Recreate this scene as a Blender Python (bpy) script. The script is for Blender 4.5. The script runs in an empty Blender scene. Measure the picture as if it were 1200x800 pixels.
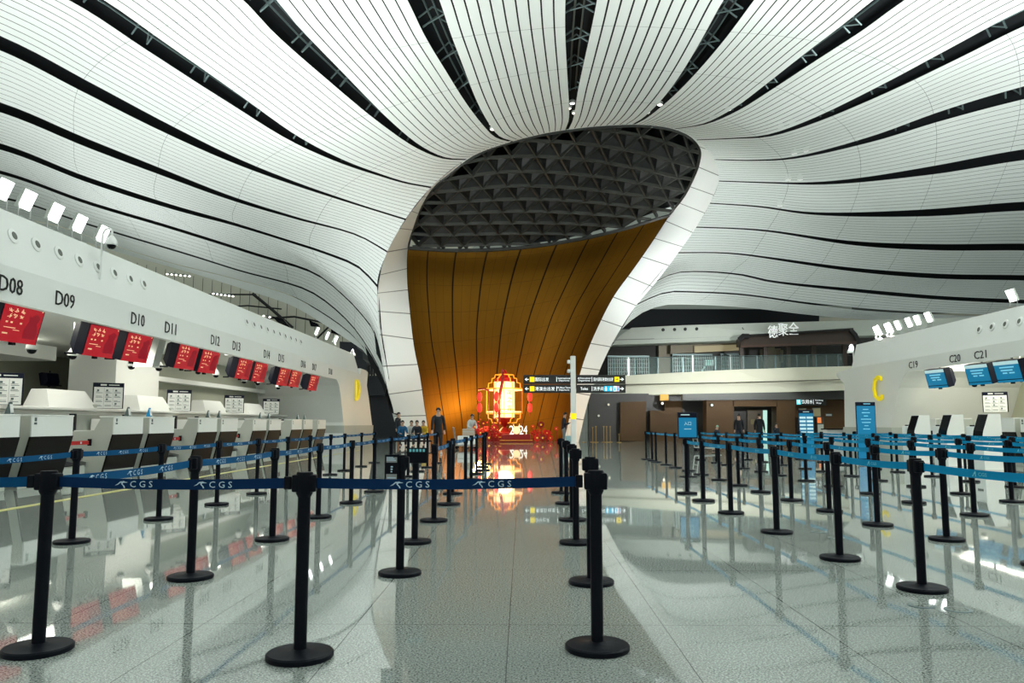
import bpy, bmesh, math, random
from mathutils import Vector, Matrix
random.seed(7)
SC = bpy.context.scene
COL = SC.collection
PI = math.pi
V = Vector
# ------------------------------------------------------------------ camera
F = 900.0; EYE = 1.2
PITCH = math.atan(96 / 900.0); YAW = math.atan(12 / 900.0 * math.cos(PITCH))
RC = Matrix.Rotation(YAW, 3, 'Z') @ Matrix.Rotation(PI / 2 + PITCH, 3, 'X')
cam = bpy.data.cameras.new('camera'); cam.lens = 27.0; cam.sensor_width = 36.0
cam.clip_start = 0.05; cam.clip_end = 600
camo = bpy.data.objects.new('camera', cam); COL.objects.link(camo)
camo.matrix_world = Matrix.Translation((0, 0, EYE)) @ RC.to_4x4()
SC.camera = camo

def ray(x, y):
    return RC @ V(((x - 600) / F, (400 - y) / F, -1))
def at(x, y, Y):                      # the point seen at x, y that lies Y metres down the hall
    d = ray(x, y); t = Y / d.y
    return V((d.x * t, Y, EYE + d.z * t))
def floor_at(x, y):
    d = ray(x, y); t = -EYE / d.z
    return V((d.x * t, d.y * t, 0))
def on_x(x, y, X):                    # the point seen at x, y on the upright plane at X
    d = ray(x, y); t = X / d.x
    return V((X, d.y * t, EYE + d.z * t))

# ------------------------------------------------------------------ materials
def mat(name, col, rough=0.5, metal=0.0, emit=None, es=1.0, ior=1.45, alpha=None, spec=0.5):
    m = bpy.data.materials.new(name); m.use_nodes = True
    b = m.node_tree.nodes['Principled BSDF']
    b.inputs['Base Color'].default_value = (*col, 1)
    b.inputs['Roughness'].default_value = rough
    b.inputs['Metallic'].default_value = metal
    b.inputs['IOR'].default_value = ior
    b.inputs['Specular IOR Level'].default_value = spec
    if emit:
        b.inputs['Emission Color'].default_value = (*emit, 1)
        b.inputs['Emission Strength'].default_value = es
    return m
def nd(m, typ, **kw):
    n = m.node_tree.nodes.new(typ)
    for k, v in kw.items():
        setattr(n, k, v)
    return n
def lk(m, a, b): m.node_tree.links.new(a, b)
def bsdf(m): return m.node_tree.nodes['Principled BSDF']
def math_node(m, op, a, b=None, clamp=False):
    n = nd(m, 'ShaderNodeMath', operation=op, use_clamp=clamp)
    for i, v in enumerate((a, b)):
        if v is None: continue
        if isinstance(v, (int, float)): n.inputs[i].default_value = v
        else: lk(m, v, n.inputs[i])
    return n.outputs[0]
def mix_col(m, f, a, b):
    n = nd(m, 'ShaderNodeMix', data_type='RGBA')
    if isinstance(f, (int, float)): n.inputs['Factor'].default_value = f
    else: lk(m, f, n.inputs['Factor'])
    for s, v in ((6, a), (7, b)):
        if isinstance(v, tuple): n.inputs[s].default_value = (*v, 1)
        else: lk(m, v, n.inputs[s])
    return n.outputs[2]
def line_mask(m, src, freq, width, off=0.0):
    """1 on thin lines repeated freq times per unit of src"""
    a = math_node(m, 'MULTIPLY', src, freq)
    a = math_node(m, 'ADD', a, off)
    a = math_node(m, 'FRACT', a)
    a = math_node(m, 'SUBTRACT', a, 0.5)
    a = math_node(m, 'ABSOLUTE', a)
    return math_node(m, 'GREATER_THAN', a, 0.5 - width * 0.5)
def mottled(name, c1, c2, scale, rough=0.6, metal=0.0):
    m = mat(name, c1, rough, metal)
    tc = nd(m, 'ShaderNodeTexCoord'); no = nd(m, 'ShaderNodeTexNoise')
    no.inputs['Scale'].default_value = scale; no.inputs['Detail'].default_value = 4
    lk(m, tc.outputs['Object'], no.inputs['Vector'])
    lk(m, mix_col(m, no.outputs['Fac'], c1, c2), bsdf(m).inputs['Base Color'])
    return m

M = {}
M['white'] = mottled('white_panel', (0.74, 0.76, 0.73), (0.80, 0.81, 0.78), 0.7, 0.45)
M['roof'] = mottled('roof_white', (0.80, 0.84, 0.82), (0.85, 0.88, 0.86), 0.25, 0.55)
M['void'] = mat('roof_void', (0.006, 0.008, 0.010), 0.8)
M['steel'] = mat('truss_steel', (0.10, 0.14, 0.14), 0.4, 0.5)
M['black'] = mottled('black_powder_coat', (0.003, 0.004, 0.007), (0.006, 0.007, 0.011), 40, 0.5); bsdf(M['black']).inputs['Specular IOR Level'].default_value = 0.10
M['blackpanel'] = mottled('black_laminate', (0.004, 0.004, 0.004), (0.007, 0.0065, 0.006), 8, 0.4); bsdf(M['blackpanel']).inputs['Specular IOR Level'].default_value = 0.12
M['navybelt'] = mat('navy_webbing', (0.002, 0.024, 0.080), 0.6, spec=.1)
M['midbelt'] = mat('blue_webbing', (0.002, 0.065, 0.17), 0.6, spec=.1)
M['skybelt'] = mat('sky_blue_webbing', (0.0, 0.235, 0.46), 0.6, spec=.1)
M['beltprint'] = mat('belt_print', (0.50, 0.66, 0.74), 0.6)
M['beltprint2'] = mat('belt_print_cyan', (0.16, 0.58, 0.66), 0.6)
M['grey'] = mottled('grey_panel', (0.42, 0.45, 0.40), (0.47, 0.49, 0.44), 2, 0.5)
M['greenwall'] = mottled('pale_green_wall', (0.36, 0.38, 0.30), (0.40, 0.42, 0.34), 0.5, 0.6)
M['cream'] = mottled('cream_wall', (0.60, 0.59, 0.47), (0.66, 0.64, 0.52), 0.4, 0.6)
M['yellow'] = mat('yellow_letter', (0.85, 0.66, 0.0), 0.4, emit=(0.9, 0.7, 0.0), es=0.25)
M['ink'] = mat('black_ink', (0.01, 0.01, 0.01), 0.6)
M['navy'] = mat('navy_casing', (0.004, 0.006, 0.018), 0.4, spec=.2)
M['red'] = mat('red_webbing', (0.42, 0.008, 0.010), 0.5)
M['signwhite'] = mat('sign_white', (0.8, 0.8, 0.8), 0.5, emit=(0.9, 1.0, 1.0), es=0.9)
M['signdark'] = mat('sign_charcoal', (0.018, 0.018, 0.016), 0.4)
M['signyellow'] = mat('sign_yellow', (0.85, 0.6, 0.0), 0.5, emit=(0.9, 0.68, 0.0), es=0.7)
M['signblue'] = mat('sign_blue', (0.0, 0.35, 0.6), 0.5, emit=(0.0, 0.35, 0.6), es=0.7)
M['signpink'] = mat('sign_pink', (0.8, 0.4, 0.5), 0.5, emit=(0.8, 0.45, 0.55), es=0.6)
M['chrome'] = mat('brushed_metal', (0.45, 0.47, 0.45), 0.28, 0.9)
M['goldmetal'] = mat('brass', (0.5, 0.33, 0.10), 0.3, 0.9)
M['glassdark'] = mat('dark_glass', (0.004, 0.005, 0.007), 0.15, spec=.15)
M['paper'] = mat('paper', (0.72, 0.74, 0.72), 0.7)
M['lampface'] = mat('lamp_face', (0.9, 0.9, 0.9), 0.5, emit=(0.95, 1.0, 0.98), es=5.0)
M['dot'] = mat('downlight_face', (0.9, 0.9, 0.9), 0.5, emit=(1.0, 0.97, 0.85), es=3.0)

# ------------------------------------------------------------------ mesh builder
class MB:
    def __init__(s): s.v = []; s.f = []; s.uv = {}; s.mi = []
    def add(s, vs, fs, mi=0):
        b = len(s.v); s.v += [V(p) for p in vs]
        for f in fs: s.f.append([b + i for i in f]); s.mi.append(mi)
    def box(s, lo, hi, mi=0):
        x0, y0, z0 = lo; x1, y1, z1 = hi
        s.add([(x0, y0, z0), (x1, y0, z0), (x1, y1, z0), (x0, y1, z0), (x0, y0, z1), (x1, y0, z1), (x1, y1, z1), (x0, y1, z1)],
              [(0, 3, 2, 1), (4, 5, 6, 7), (0, 1, 5, 4), (1, 2, 6, 5), (2, 3, 7, 6), (3, 0, 4, 7)], mi)
    def cbox(s, c, size, rot=None, mi=0):
        b = len(s.v); h = V(size) / 2
        s.box(-h, h, mi)
        for i in range(b, len(s.v)):
            p = s.v[i]
            s.v[i] = (rot @ p if rot is not None else p) + V(c)
    def bev(s, lo, hi, r, mi=0):       # box with bevelled edges
        bm = bmesh.new(); bmesh.ops.create_cube(bm, size=1)
        lo, hi = V(lo), V(hi)
        for v in bm.verts: v.co = V([(lo[i] + hi[i]) / 2 + v.co[i] * (hi[i] - lo[i]) for i in range(3)])
        bmesh.ops.bevel(bm, geom=bm.edges[:], offset=r, segments=2, affect='EDGES', profile=0.5)
        bm.verts.index_update()
        s.add([v.co for v in bm.verts], [[v.index for v in f.verts] for f in bm.faces], mi); bm.free()
    def tube(s, pts, r, n=8, mi=0, cap=True):
        pts = [V(p) for p in pts]; rings = []
        for i, p in enumerate(pts):
            d = (pts[min(i + 1, len(pts) - 1)] - pts[max(i - 1, 0)]).normalized()
            a = d.orthogonal() if i == 0 else prev - d * prev.dot(d)
            a.normalize(); prev = a; b = d.cross(a)
            rr = r[i] if isinstance(r, (list, tuple)) else r
            rings.append([p + (a * math.cos(2 * PI * k / n) + b * math.sin(2 * PI * k / n)) * rr for k in range(n)])
        vs = [q for ring in rings for q in ring]; fs = []
        for i in range(len(pts) - 1):
            for k in range(n):
                fs.append((i * n + k, i * n + (k + 1) % n, (i + 1) * n + (k + 1) % n, (i + 1) * n + k))
        if cap:
            fs.append(tuple(range(n))[::-1]); fs.append(tuple(range((len(pts) - 1) * n, len(pts) * n)))
        s.add(vs, fs, mi)
    def lathe(s, prof, c=(0, 0, 0), n=24, axis=None, mi=0):   # prof: (radius, height) from bottom to top
        vs = []; fs = []
        for r, z in prof:
            for k in range(n): vs.append(V((r * math.cos(2 * PI * k / n), r * math.sin(2 * PI * k / n), z)))
        for i in range(len(prof) - 1):
            for k in range(n): fs.append((i * n + k, i * n + (k + 1) % n, (i + 1) * n + (k + 1) % n, (i + 1) * n + k))
        fs.append(tuple(range(n))[::-1]); fs.append(tuple(range((len(prof) - 1) * n, len(prof) * n)))
        if axis is not None:
            q = V((0, 0, 1)).rotation_difference(V(axis)).to_matrix(); vs = [q @ v for v in vs]
        s.add([v + V(c) for v in vs], fs, mi)
    def prism(s, poly, d, mi=0):       # planar polygon (3-D points) swept by vector d
        n = len(poly); poly = [V(p) for p in poly]; d = V(d)
        s.add(poly + [p + d for p in poly], [tuple(range(n))[::-1], tuple(range(n, 2 * n))] +
              [(k, (k + 1) % n, n + (k + 1) % n, n + k) for k in range(n)], mi)
    def grid(s, P, mi=0, uv=None):     # P[i][j] points; uv[i][j]
        a, b = len(P), len(P[0]); base = len(s.v)
        s.add([p for r in P for p in r], [], mi)
        for i in range(a - 1):
            for j in range(b - 1):
                s.f.append([base + i * b + j, base + (i + 1) * b + j, base + (i + 1) * b + j + 1, base + i * b + j + 1]); s.mi.append(mi)
        if uv:
            for i in range(a):
                for j in range(b): s.uv[base + i * b + j] = uv[i][j]
    def build(s, name, mats, parent=None, smooth=False, recalc=True):
        me = bpy.data.meshes.new(name); me.from_pydata([tuple(p) for p in s.v], [], s.f)
        if not isinstance(mats, (list, tuple)): mats = [mats]
        for m in mats: me.materials.append(m)
        if len(mats) > 1: me.polygons.foreach_set('material_index', s.mi)
        if recalc:
            bm = bmesh.new(); bm.from_mesh(me); bmesh.ops.recalc_face_normals(bm, faces=bm.faces[:]); bm.to_mesh(me); bm.free()
        if s.uv:
            l = me.uv_layers.new(name='UVMap')
            for lp in me.loops:
                if lp.vertex_index in s.uv: l.data[lp.index].uv = s.uv[lp.vertex_index]
        if smooth:
            me.polygons.foreach_set('use_smooth', [True] * len(me.polygons))
            if smooth != 'all': me.set_sharp_from_angle(angle=math.radians(38))
        me.update()
        o = bpy.data.objects.new(name, me); COL.objects.link(o)
        if parent is not None: o.parent = parent
        return o

def tag(o, label=None, cat=None, group=None, kind=None):
    if label: o['label'] = label
    if cat: o['category'] = cat
    if group: o['group'] = group
    if kind: o['kind'] = kind
    return o
def thing(name, label, cat, loc=(0, 0, 0), rz=0.0, group=None):
    o = bpy.data.objects.new(name, None); COL.objects.link(o)
    o.empty_display_size = 0.2; o.location = loc; o.rotation_euler = (0, 0, rz)
    return tag(o, label, cat, group)
def struct(o): o['kind'] = 'structure'; return o
def kids(o): return [c for c in COL.objects if c.parent == o]
def copy_tree(o, parent=None, ch=None):
    if ch is None:
        ch = {}
        for q in COL.objects:
            if q.parent: ch.setdefault(q.parent.name, []).append(q)
    c = o.copy(); COL.objects.link(c)
    if parent is not None: c.parent = parent
    for k in ch.get(o.name, []): copy_tree(k, c, ch)
    return c

_tc = {}
def text_geo(body, res=2, font=None):
    """verts (x, y) and faces of a line of text: cap height about 0.7, centred on 0"""
    k = (body, res)
    if k in _tc: return _tc[k]
    cu = bpy.data.curves.new('text', 'FONT'); cu.body = body; cu.resolution_u = res
    cu.align_x = 'CENTER'; cu.align_y = 'CENTER'
    o = bpy.data.objects.new('text', cu); COL.objects.link(o)
    bpy.context.view_layer.update()
    me = bpy.data.meshes.new_from_object(o.evaluated_get(bpy.context.evaluated_depsgraph_get()))
    vs = [v.co.copy() for v in me.vertices]; fs = [list(p.vertices) for p in me.polygons]
    bpy.data.objects.remove(o); bpy.data.meshes.remove(me); bpy.data.curves.remove(cu)
    if vs:
        x0 = min(v.x for v in vs); x1 = max(v.x for v in vs); y0 = min(v.y for v in vs); y1 = max(v.y for v in vs)
        vs = [V(((v.x - (x0 + x1) / 2), (v.y - (y0 + y1) / 2), 0)) for v in vs]
        _tc[k] = (vs, fs, x1 - x0, y1 - y0)
    else: _tc[k] = ([], [], 1, 1)
    return _tc[k]
def frame_for(n, up=(0, 0, 1)):
    n = V(n).normalized(); up = V(up); r = up.cross(n).normalized(); u = n.cross(r)
    return Matrix((r, u, n)).transposed()
def put_text(mb, body, c, n, height=None, width=None, mi=0, res=2, thick=0.0, up=(0, 0, 1), stretch=None):
    vs, fs, w, h = text_geo(body, res)
    s = height / h if height else width / w
    sx = s if not (height and width) else width / w
    R = frame_for(n, up); c = V(c)
    P = [c + R @ V((v.x * sx, v.y * s, 0)) for v in vs]
    if thick:
        nn = V(n).normalized() * thick; m = len(P); ed = {}
        for f in fs:
            for a, b in zip(f, f[1:] + f[:1]): ed[(a, b)] = 1
        side = [(a, b, b + m, a + m) for (a, b) in ed if (b, a) not in ed]
        mb.add(P + [p + nn for p in P], [list(f)[::-1] for f in fs] + [[i + m for i in f] for f in fs] + side, mi)
    else: mb.add(P, fs, mi)
EXPO = 0.12; UPL = 1180; UPR = 11000
# ================================================================== floor
def floor_mat():
    m = mat('polished_granite', (0.2, 0.22, 0.2), 0.03, ior=3.1)
    b = bsdf(m); tc = nd(m, 'ShaderNodeTexCoord'); co = tc.outputs['Object']
    n1 = nd(m, 'ShaderNodeTexNoise'); n1.inputs['Scale'].default_value = 88; n1.inputs['Detail'].default_value = 3; n1.inputs['Roughness'].default_value = 0.75
    n2 = nd(m, 'ShaderNodeTexNoise'); n2.inputs['Scale'].default_value = 0.35
    lk(m, co, n1.inputs['Vector']); lk(m, co, n2.inputs['Vector'])
    r = nd(m, 'ShaderNodeValToRGB'); e = r.color_ramp.elements
    e[0].position = 0.36; e[0].color = (0.055, 0.070, 0.062, 1); e[1].position = 0.64; e[1].color = (0.56, 0.62, 0.57, 1)
    lk(m, n1.outputs['Fac'], r.inputs['Fac'])
    c = mix_col(m, math_node(m, 'MULTIPLY', n2.outputs['Fac'], 0.3), r.outputs['Color'], (0.21, 0.235, 0.215))
    sp = nd(m, 'ShaderNodeSeparateXYZ'); lk(m, co, sp.inputs[0])
    l1 = line_mask(m, sp.outputs[0], 1 / 0.92, 0.006, 0.5 - 0.38 / 0.92)
    l2 = line_mask(m, sp.outputs[1], 1 / 1.72, 0.0035, 0.5 - 5.62 / 1.72)
    ln = math_node(m, 'MAXIMUM', l1, l2)
    lk(m, mix_col(m, math_node(m, 'MULTIPLY', ln, 0.8), c, (0.045, 0.05, 0.045)), b.inputs['Base Color'])
    lk(m, math_node(m, 'SUBTRACT', 0.5, math_node(m, 'MULTIPLY', ln, 0.46)), b.inputs['Specular IOR Level'])
    return m
M['floor'] = floor_mat()
mb = MB(); mb.box((-80, -34, -0.3), (80, 110, 0)); struct(mb.build('floor', M['floor']))

# ================================================================== roof
def cr_resample(pts, n):
    """smooth curve through 3-D points, n points at even arc length"""
    P = [pts[0] * 2 - pts[1]] + pts + [pts[-1] * 2 - pts[-2]]; out = []
    for i in range(1, len(P) - 2):
        p0, p1, p2, p3 = P[i - 1:i + 3]
        t01 = max((p1 - p0).length ** .5, 1e-4); t12 = max((p2 - p1).length ** .5, 1e-4); t23 = max((p3 - p2).length ** .5, 1e-4)
        m1 = p2 - p1 + ((p1 - p0) / t01 - (p2 - p0) / (t01 + t12)) * t12
        m2 = p2 - p1 + ((p3 - p2) / t23 - (p3 - p1) / (t12 + t23)) * t12
        for k in range(12):
            t = k / 12
            out.append(p1 * (2 * t**3 - 3 * t**2 + 1) + m1 * (t**3 - 2 * t**2 + t) + p2 * (-2 * t**3 + 3 * t**2) + m2 * (t**3 - t**2))
    out.append(pts[-1])
    L = [0]
    for a, b in zip(out, out[1:]): L.append(L[-1] + (b - a).length)
    res = []; j = 0
    for k in range(n):
        s = L[-1] * k / (n - 1)
        while j < len(L) - 2 and L[j + 1] < s: j += 1
        t = (s - L[j]) / max(L[j + 1] - L[j], 1e-6); res.append(out[j].lerp(out[j + 1], min(max(t, 0), 1)))
    return res

def flow(px, d0, d1, ext=24):
    """a roof line seen through px (rim first); depth runs from d0 at the rim to d1, then it carries on ext metres"""
    L = [0]
    for a, b in zip(px, px[1:]): L.append(L[-1] + math.hypot(a[0] - b[0], a[1] - b[1]))
    pts = []
    for (x, y), l in zip(px, L):
        t = l / L[-1]; pts.append(at(x, y, 1 / (1 / d0 + (1 / d1 - 1 / d0) * t)))
    d = (pts[-1] - pts[-2]).normalized()
    for k in range(1, 4):
        q = d.copy(); q.z *= 0.5 ** k; pts.append(pts[-1] + q.normalized() * (ext / 3))
    return pts

# lines of the long dark slots, from the column outwards, anticlockwise from the floor on the left
LINES = [
 ([(464, 500), (449, 450), (428, 413), (404, 396), (378, 379), (344, 359), (280, 337), (225, 320), (140, 296), (60, 272)], 51, 63),
 ([(463, 488), (449, 440), (430, 412), (410, 390), (380, 368), (340, 346), (280, 328), (200, 308), (125, 285), (60, 263)], 51, 61),
 ([(460, 476), (448, 440), (436, 416), (416, 386), (390, 360), (360, 340), (280, 317), (226, 300), (100, 262), (17, 235)], 51, 57),
 ([(452, 446), (440, 392), (420, 364), (400, 344), (370, 321), (302, 299), (200, 267), (100, 237), (0, 202)], 50.4, 51),
 ([(442, 334), (420, 312), (382, 296), (332, 280), (270, 261), (200, 242), (100, 210), (0, 172)], 49.2, 47),
 ([(454, 295), (420, 276), (345, 255), (270, 232), (185, 200), (100, 167), (0, 126)], 48.6, 42),
 ([(475, 257), (420, 240), (345, 215), (270, 186), (187, 147), (100, 102), (0, 51)], 48.0, 37),
 ([(505, 219.5), (475, 214), (445, 205), (402, 190), (345, 163), (275, 117), (178, 52), (100, 0)], 47.4, 33.5),
 ([(546, 187), (520, 185), (490, 172), (450, 142), (395, 92), (332, 32), (304, 0)], 47, 33),
 ([(600, 166), (582, 160), (570, 147), (552, 120), (530, 77), (512, 40), (496, 0)], 46.7, 33),
 ([(664, 152), (669, 140), (672, 100), (676, 50), (681, 0)], 46.5, 33),
 ([(742, 146), (755, 139), (772, 125), (792, 105), (815, 77), (840, 42), (867, 0)], 46.5, 33),
 ([(790, 151), (806, 149), (830, 144), (865, 127), (900, 103), (950, 67), (1000, 32), (1042, 0)], 46.7, 33),
 ([(814, 164), (860, 162), (900, 159), (950, 143), (1035, 105), (1120, 62), (1200, 21)], 46.9, 34.5),
 ([(837, 187), (882, 188), (930, 185), (1025, 162), (1100, 137), (1200, 109)], 47.3, 40),
 ([(842, 212), (900, 214), (950, 215), (1000, 212), (1100, 199), (1200, 182)], 47.7, 45),
 ([(832, 238), (890, 242), (950, 250), (1075, 250), (1200, 242)], 48, 49),
 ([(816, 266), (870, 268), (905, 271), (1000, 285), (1095, 290), (1200, 290)], 48.5, 53),
 ([(795, 296), (840, 296), (870, 298), (900, 302), (1000, 316), (1100, 324), (1200, 326)], 49, 56),
 ([(770, 329), (790, 320), (820, 318), (870, 322), (900, 329), (1000, 340), (1100, 349), (1200, 354)], 49.6, 58),
 ([(747, 356), (757, 351), (782, 342), (815, 342), (870, 345), (950, 356), (1025, 364), (1200, 372)], 50, 59),
 ([(728, 386), (748, 369), (775, 358), (810, 357), (870, 360), (950, 369), (1025, 375), (1200, 383)], 50.3, 60),
]
NV = 60
CURV = [cr_resample(flow(*l), NV) for l in LINES]
NL = len(CURV)
def roof_pt(i, s, j):                 # between line i and i+1, smooth across lines
    p1, p2 = CURV[i][j], CURV[i + 1][j]
    c = (p2 - p1).length + 1e-6
    m1 = (p2 - p1) if i == 0 else (p2 - CURV[i - 1][j]) / ((p1 - CURV[i - 1][j]).length + c) * c
    m2 = (p2 - p1) if i + 2 >= NL else (CURV[i + 2][j] - p1) / ((CURV[i + 2][j] - p2).length + c) * c
    return p1 * (2 * s**3 - 3 * s**2 + 1) + m1 * (s**3 - 2 * s**2 + s) + p2 * (-2 * s**3 + 3 * s**2) + m2 * (s**3 - s**2)
def smooth01(t): t = min(max(t, 0), 1); return t * t * (3 - 2 * t)
INSIDE = V((0, 22, 6))
SG = [0.022] * 3 + [0.026, 0.030, 0.036, 0.042, 0.048, 0.058, 0.068, 0.075, 0.065, 0.055, 0.042, 0.036, 0.034, 0.032] + [0.03] * 8
for i in range(NL - 1):
    mb = MB(); ns = 10 if 2 < i < NL - 3 else 6
    rnd = random.Random(i)
    for k in range(ns):
        # a slat ends in joints that leave a fine dark seam across the band
        row = []; cuts = set(range(6, NV, 6))
        for j in range(NV):
            w = smooth01(j / 22.0); g = (0.02 + 0.075 * w) if 2 < i < NL - 2 else 0.05
            gl = g if 0 < i else 0; gr = g if i < NL - 2 else 0
            a = gl + (1 - gl - gr) * k / ns; b = gl + (1 - gl - gr) * (k + 1) / ns
            sg = SG[i] * (b - a)
            row.append((roof_pt(i, a + sg, j), roof_pt(i, b - sg, j)))
        seg = [row[0]]
        for j in range(1, NV):
            if j in cuts:
                d = (row[j][0] - row[j - 1][0]).length; t = 1 - 0.014 / max(d, .04)
                seg.append((row[j - 1][0].lerp(row[j][0], t), row[j - 1][1].lerp(row[j][1], t)))
                mb.grid([list(q) for q in seg]); seg = []
            seg.append(row[j])
        mb.grid([list(q) for q in seg])
    o = mb.build('ceiling', M['roof'], recalc=False, smooth='all'); struct(o)
# dark plenum above the slats
mb = MB(); off = {}
for i in range(NL - 1):
    for s in (0.0, 0.5) if i < NL - 2 else (0.0, 0.5, 1.0):
        colm = []
        for j in range(0, NV, 2):
            j2 = min(j + 1, NV - 1); j1 = max(j - 1, 0)
            p = roof_pt(i, s, j); du = roof_pt(i, s, j2) - roof_pt(i, s, j1)
            ds = roof_pt(i, min(s + .1, 1), j) - roof_pt(i, max(s - .1, 0), j)
            n = du.cross(ds)
            if n.length < 1e-6: n = V((0, 0, 1))
            n.normalize()
            if n.dot(p - INSIDE) < 0: n = -n
            colm.append(p + n * (0.25 + 1.0 * smooth01(j / 20)))
        off[(i, s)] = colm
P = [off[k] for k in sorted(off)]
mb.grid(P); struct(mb.build('ceiling_plenum', M['void'], recalc=False, smooth='all'))
# cross bracing seen up inside the widest slots
mb = MB()
for i in range(7, 15):
    for j in range(7, 40, 4):
        a = roof_pt(i - 1, 0.9, j); b = roof_pt(i, 0.1, j); c = roof_pt(i - 1, 0.9, j + 1); d = roof_pt(i, 0.1, j + 1)
        up = V((0, 0, 0.5))
        mid = (a + b) / 2 + up * 1.5
        mb.tube([a + up * .6, mid, b + up * .6], 0.05, 5); mb.tube([c + up * .6, (c + d) / 2 + up * 1.5, d + up * .6], 0.05, 5)
        mb.tube([a + up * .7, d + up * .7], 0.04, 5)
    for s_ in (-.03, .03):
        q = [(roof_pt(i - 1, 1 + s_, j) if s_ < 0 else roof_pt(i, s_, j)) + V((0, 0, .55)) for j in range(5, 44, 3)]
        mb.tube(q, 0.05, 5)
struct(mb.build('ceiling_truss', M['steel']))

# ================================================================== the great column: white rim, bronze lining, skylight
OUT = [((467, 520), 51), ((464, 500), 51), ((460, 476), 51), ((452, 446), 50.4), ((444, 400), 50), ((442, 360), 49.6), ((444, 332), 49.2), ((454, 294), 48.6),
       ((476, 256.5), 48.0), ((489, 239), 47.7), ((505, 219.5), 47.4), ((524, 203), 47.2), ((546, 187), 47), ((572, 173), 46.8), ((600, 164.5), 46.7), ((632, 157), 46.6), ((664, 151.5), 46.5),
       ((700, 147.5), 46.5), ((742, 145.5), 46.5), ((770, 147), 46.6), ((790, 150.5), 46.7), ((804, 156), 46.8), ((814, 162), 46.9), ((827, 173), 47.1), ((837, 187), 47.3), ((842.5, 200), 47.5), ((842, 214), 47.7),
       ((832, 238), 48), ((816, 266), 48.5), ((795, 296), 49), ((770, 329), 49.6), ((747, 356), 50), ((728, 384), 50.3), ((712, 413), 50.6), ((699, 443), 50.8), ((688, 475), 51), ((678, 520), 51)]
INN = [((503, 520), 52), ((501, 500), 52), ((497, 474), 51.9), ((492, 440), 51.6), ((485, 405), 51.5), ((480, 362), 51.6), ((477, 325), 52.2), ((478, 290), 53.2),
       ((487, 260), 51.2), ((495, 240), 49.7), ((508, 219.5), 48.3), ((526, 204.5), 47.6), ((547, 189), 47.1), ((573, 175), 46.9), ((601, 166.5), 46.8), ((632, 159), 46.7), ((665, 153.5), 46.6),
       ((700, 149.5), 46.6), ((742, 147.5), 46.6), ((769, 149), 46.7), ((788, 152.5), 46.8), ((802, 158), 46.9), ((811, 164), 47.0), ((817, 170), 47.3), ((820.5, 178), 47.8), ((819, 190), 48.5), ((815, 203), 49.3),
       ((803, 228), 51.0), ((785, 252), 52.8), ((762, 287), 52.0), ((741, 317), 51.6), ((720, 346), 51.5), ((704, 376), 51.6), ((689, 410), 51.8), ((679, 440), 51.8), ((671, 472), 52), ((661, 520), 52)]
def rim3(tab):
    pts = []
    for (x, y), d in tab:
        if y >= 519: q = pts[-1].copy() if pts else None; pts.append(at(x, 517, d))
        else: pts.append(at(x, y, d))
    pts[0].z = 0.0; pts[-1].z = 0.0
    return pts
def fine(pts, n=6):
    P = [pts[0] * 2 - pts[1]] + pts + [pts[-1] * 2 - pts[-2]]; out = []
    for i in range(1, len(P) - 2):
        p0, p1, p2, p3 = P[i - 1:i + 3]
        for k in range(n):
            t = k / n
            out.append(0.5 * ((2 * p1) + (p2 - p0) * t + (2 * p0 - 5 * p1 + 4 * p2 - p3) * t * t + (3 * p1 - p0 - 3 * p2 + p3) * t ** 3))
    out.append(pts[-1]); return out
OUT3 = fine(rim3(OUT)); INN3 = fine(rim3(INN))
def rim_mat():
    m = mat('rim_white', (0.88, 0.90, 0.88), 0.5); uvn = nd(m, 'ShaderNodeUVMap'); sp = nd(m, 'ShaderNodeSeparateXYZ')
    lk(m, uvn.outputs[0], sp.inputs[0])
    ln = line_mask(m, sp.outputs[0], 1 / 1.75, 0.035)
    lk(m, mix_col(m, math_node(m, 'MULTIPLY', ln, 0.8), (0.88, 0.90, 0.88), (0.05, 0.05, 0.05)), bsdf(m).inputs['Base Color'])
    return m
M['rim'] = rim_mat()
L = [0]
for a, b in zip(INN3, INN3[1:]): L.append(L[-1] + (b - a).length)
mb = MB(); rows = []; uv = []
for a, b, l in zip(OUT3, INN3, L):
    n = 5; rows.append([a.lerp(b, k / n) for k in range(n + 1)]); uv.append([(l, k / n) for k in range(n + 1)])
mb.grid(rows, uv=uv)
struct(mb.build('wall_column_rim', M['rim'], recalc=False, smooth='all'))

# skylight inside the column mouth
nI = len(INN3); c0 = 7 * 6; c1 = 28 * 6          # where the lining meets the skylight on the left and right
FAR = fine([INN3[c0], at(497, 291, 53.6), at(522, 292.5, 54.0), at(552, 292.5, 54.4), at(582, 291.5, 54.7), at(615, 289, 54.9), at(650, 284.5, 54.9), at(682, 279, 54.7), at(710, 273, 54.4), at(738, 266, 53.9), at(762, 258.5, 53.4), INN3[c1]], 5)
poly = INN3[c0:c1 + 1] + FAR[::-1][1:-1]
def plane_fit(Q):
    A = Matrix(((0, 0, 0), (0, 0, 0), (0, 0, 0))); B = V((0, 0, 0))
    for q in Q:
        r = (q.x, q.y - 55, 1)
        for i in range(3):
            B[i] += r[i] * q.z
            for j in range(3): A[i][j] += r[i] * r[j]
    return A.inverted() @ B
PF = plane_fit(poly)
def base_z(x, y): return PF[0] * x + PF[1] * (y - 55) + PF[2]
RES = [(q.x, q.y, q.z - base_z(q.x, q.y)) for q in poly[::2]]
def sky_z(x, y, up=0.0):
    num = den = 0
    for a, b, r in RES:
        d = (a - x) ** 2 + (b - y) ** 2 + 0.02; w = d ** -1.3; num += w * r; den += w
    return base_z(x, y) + num / den + up
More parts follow.
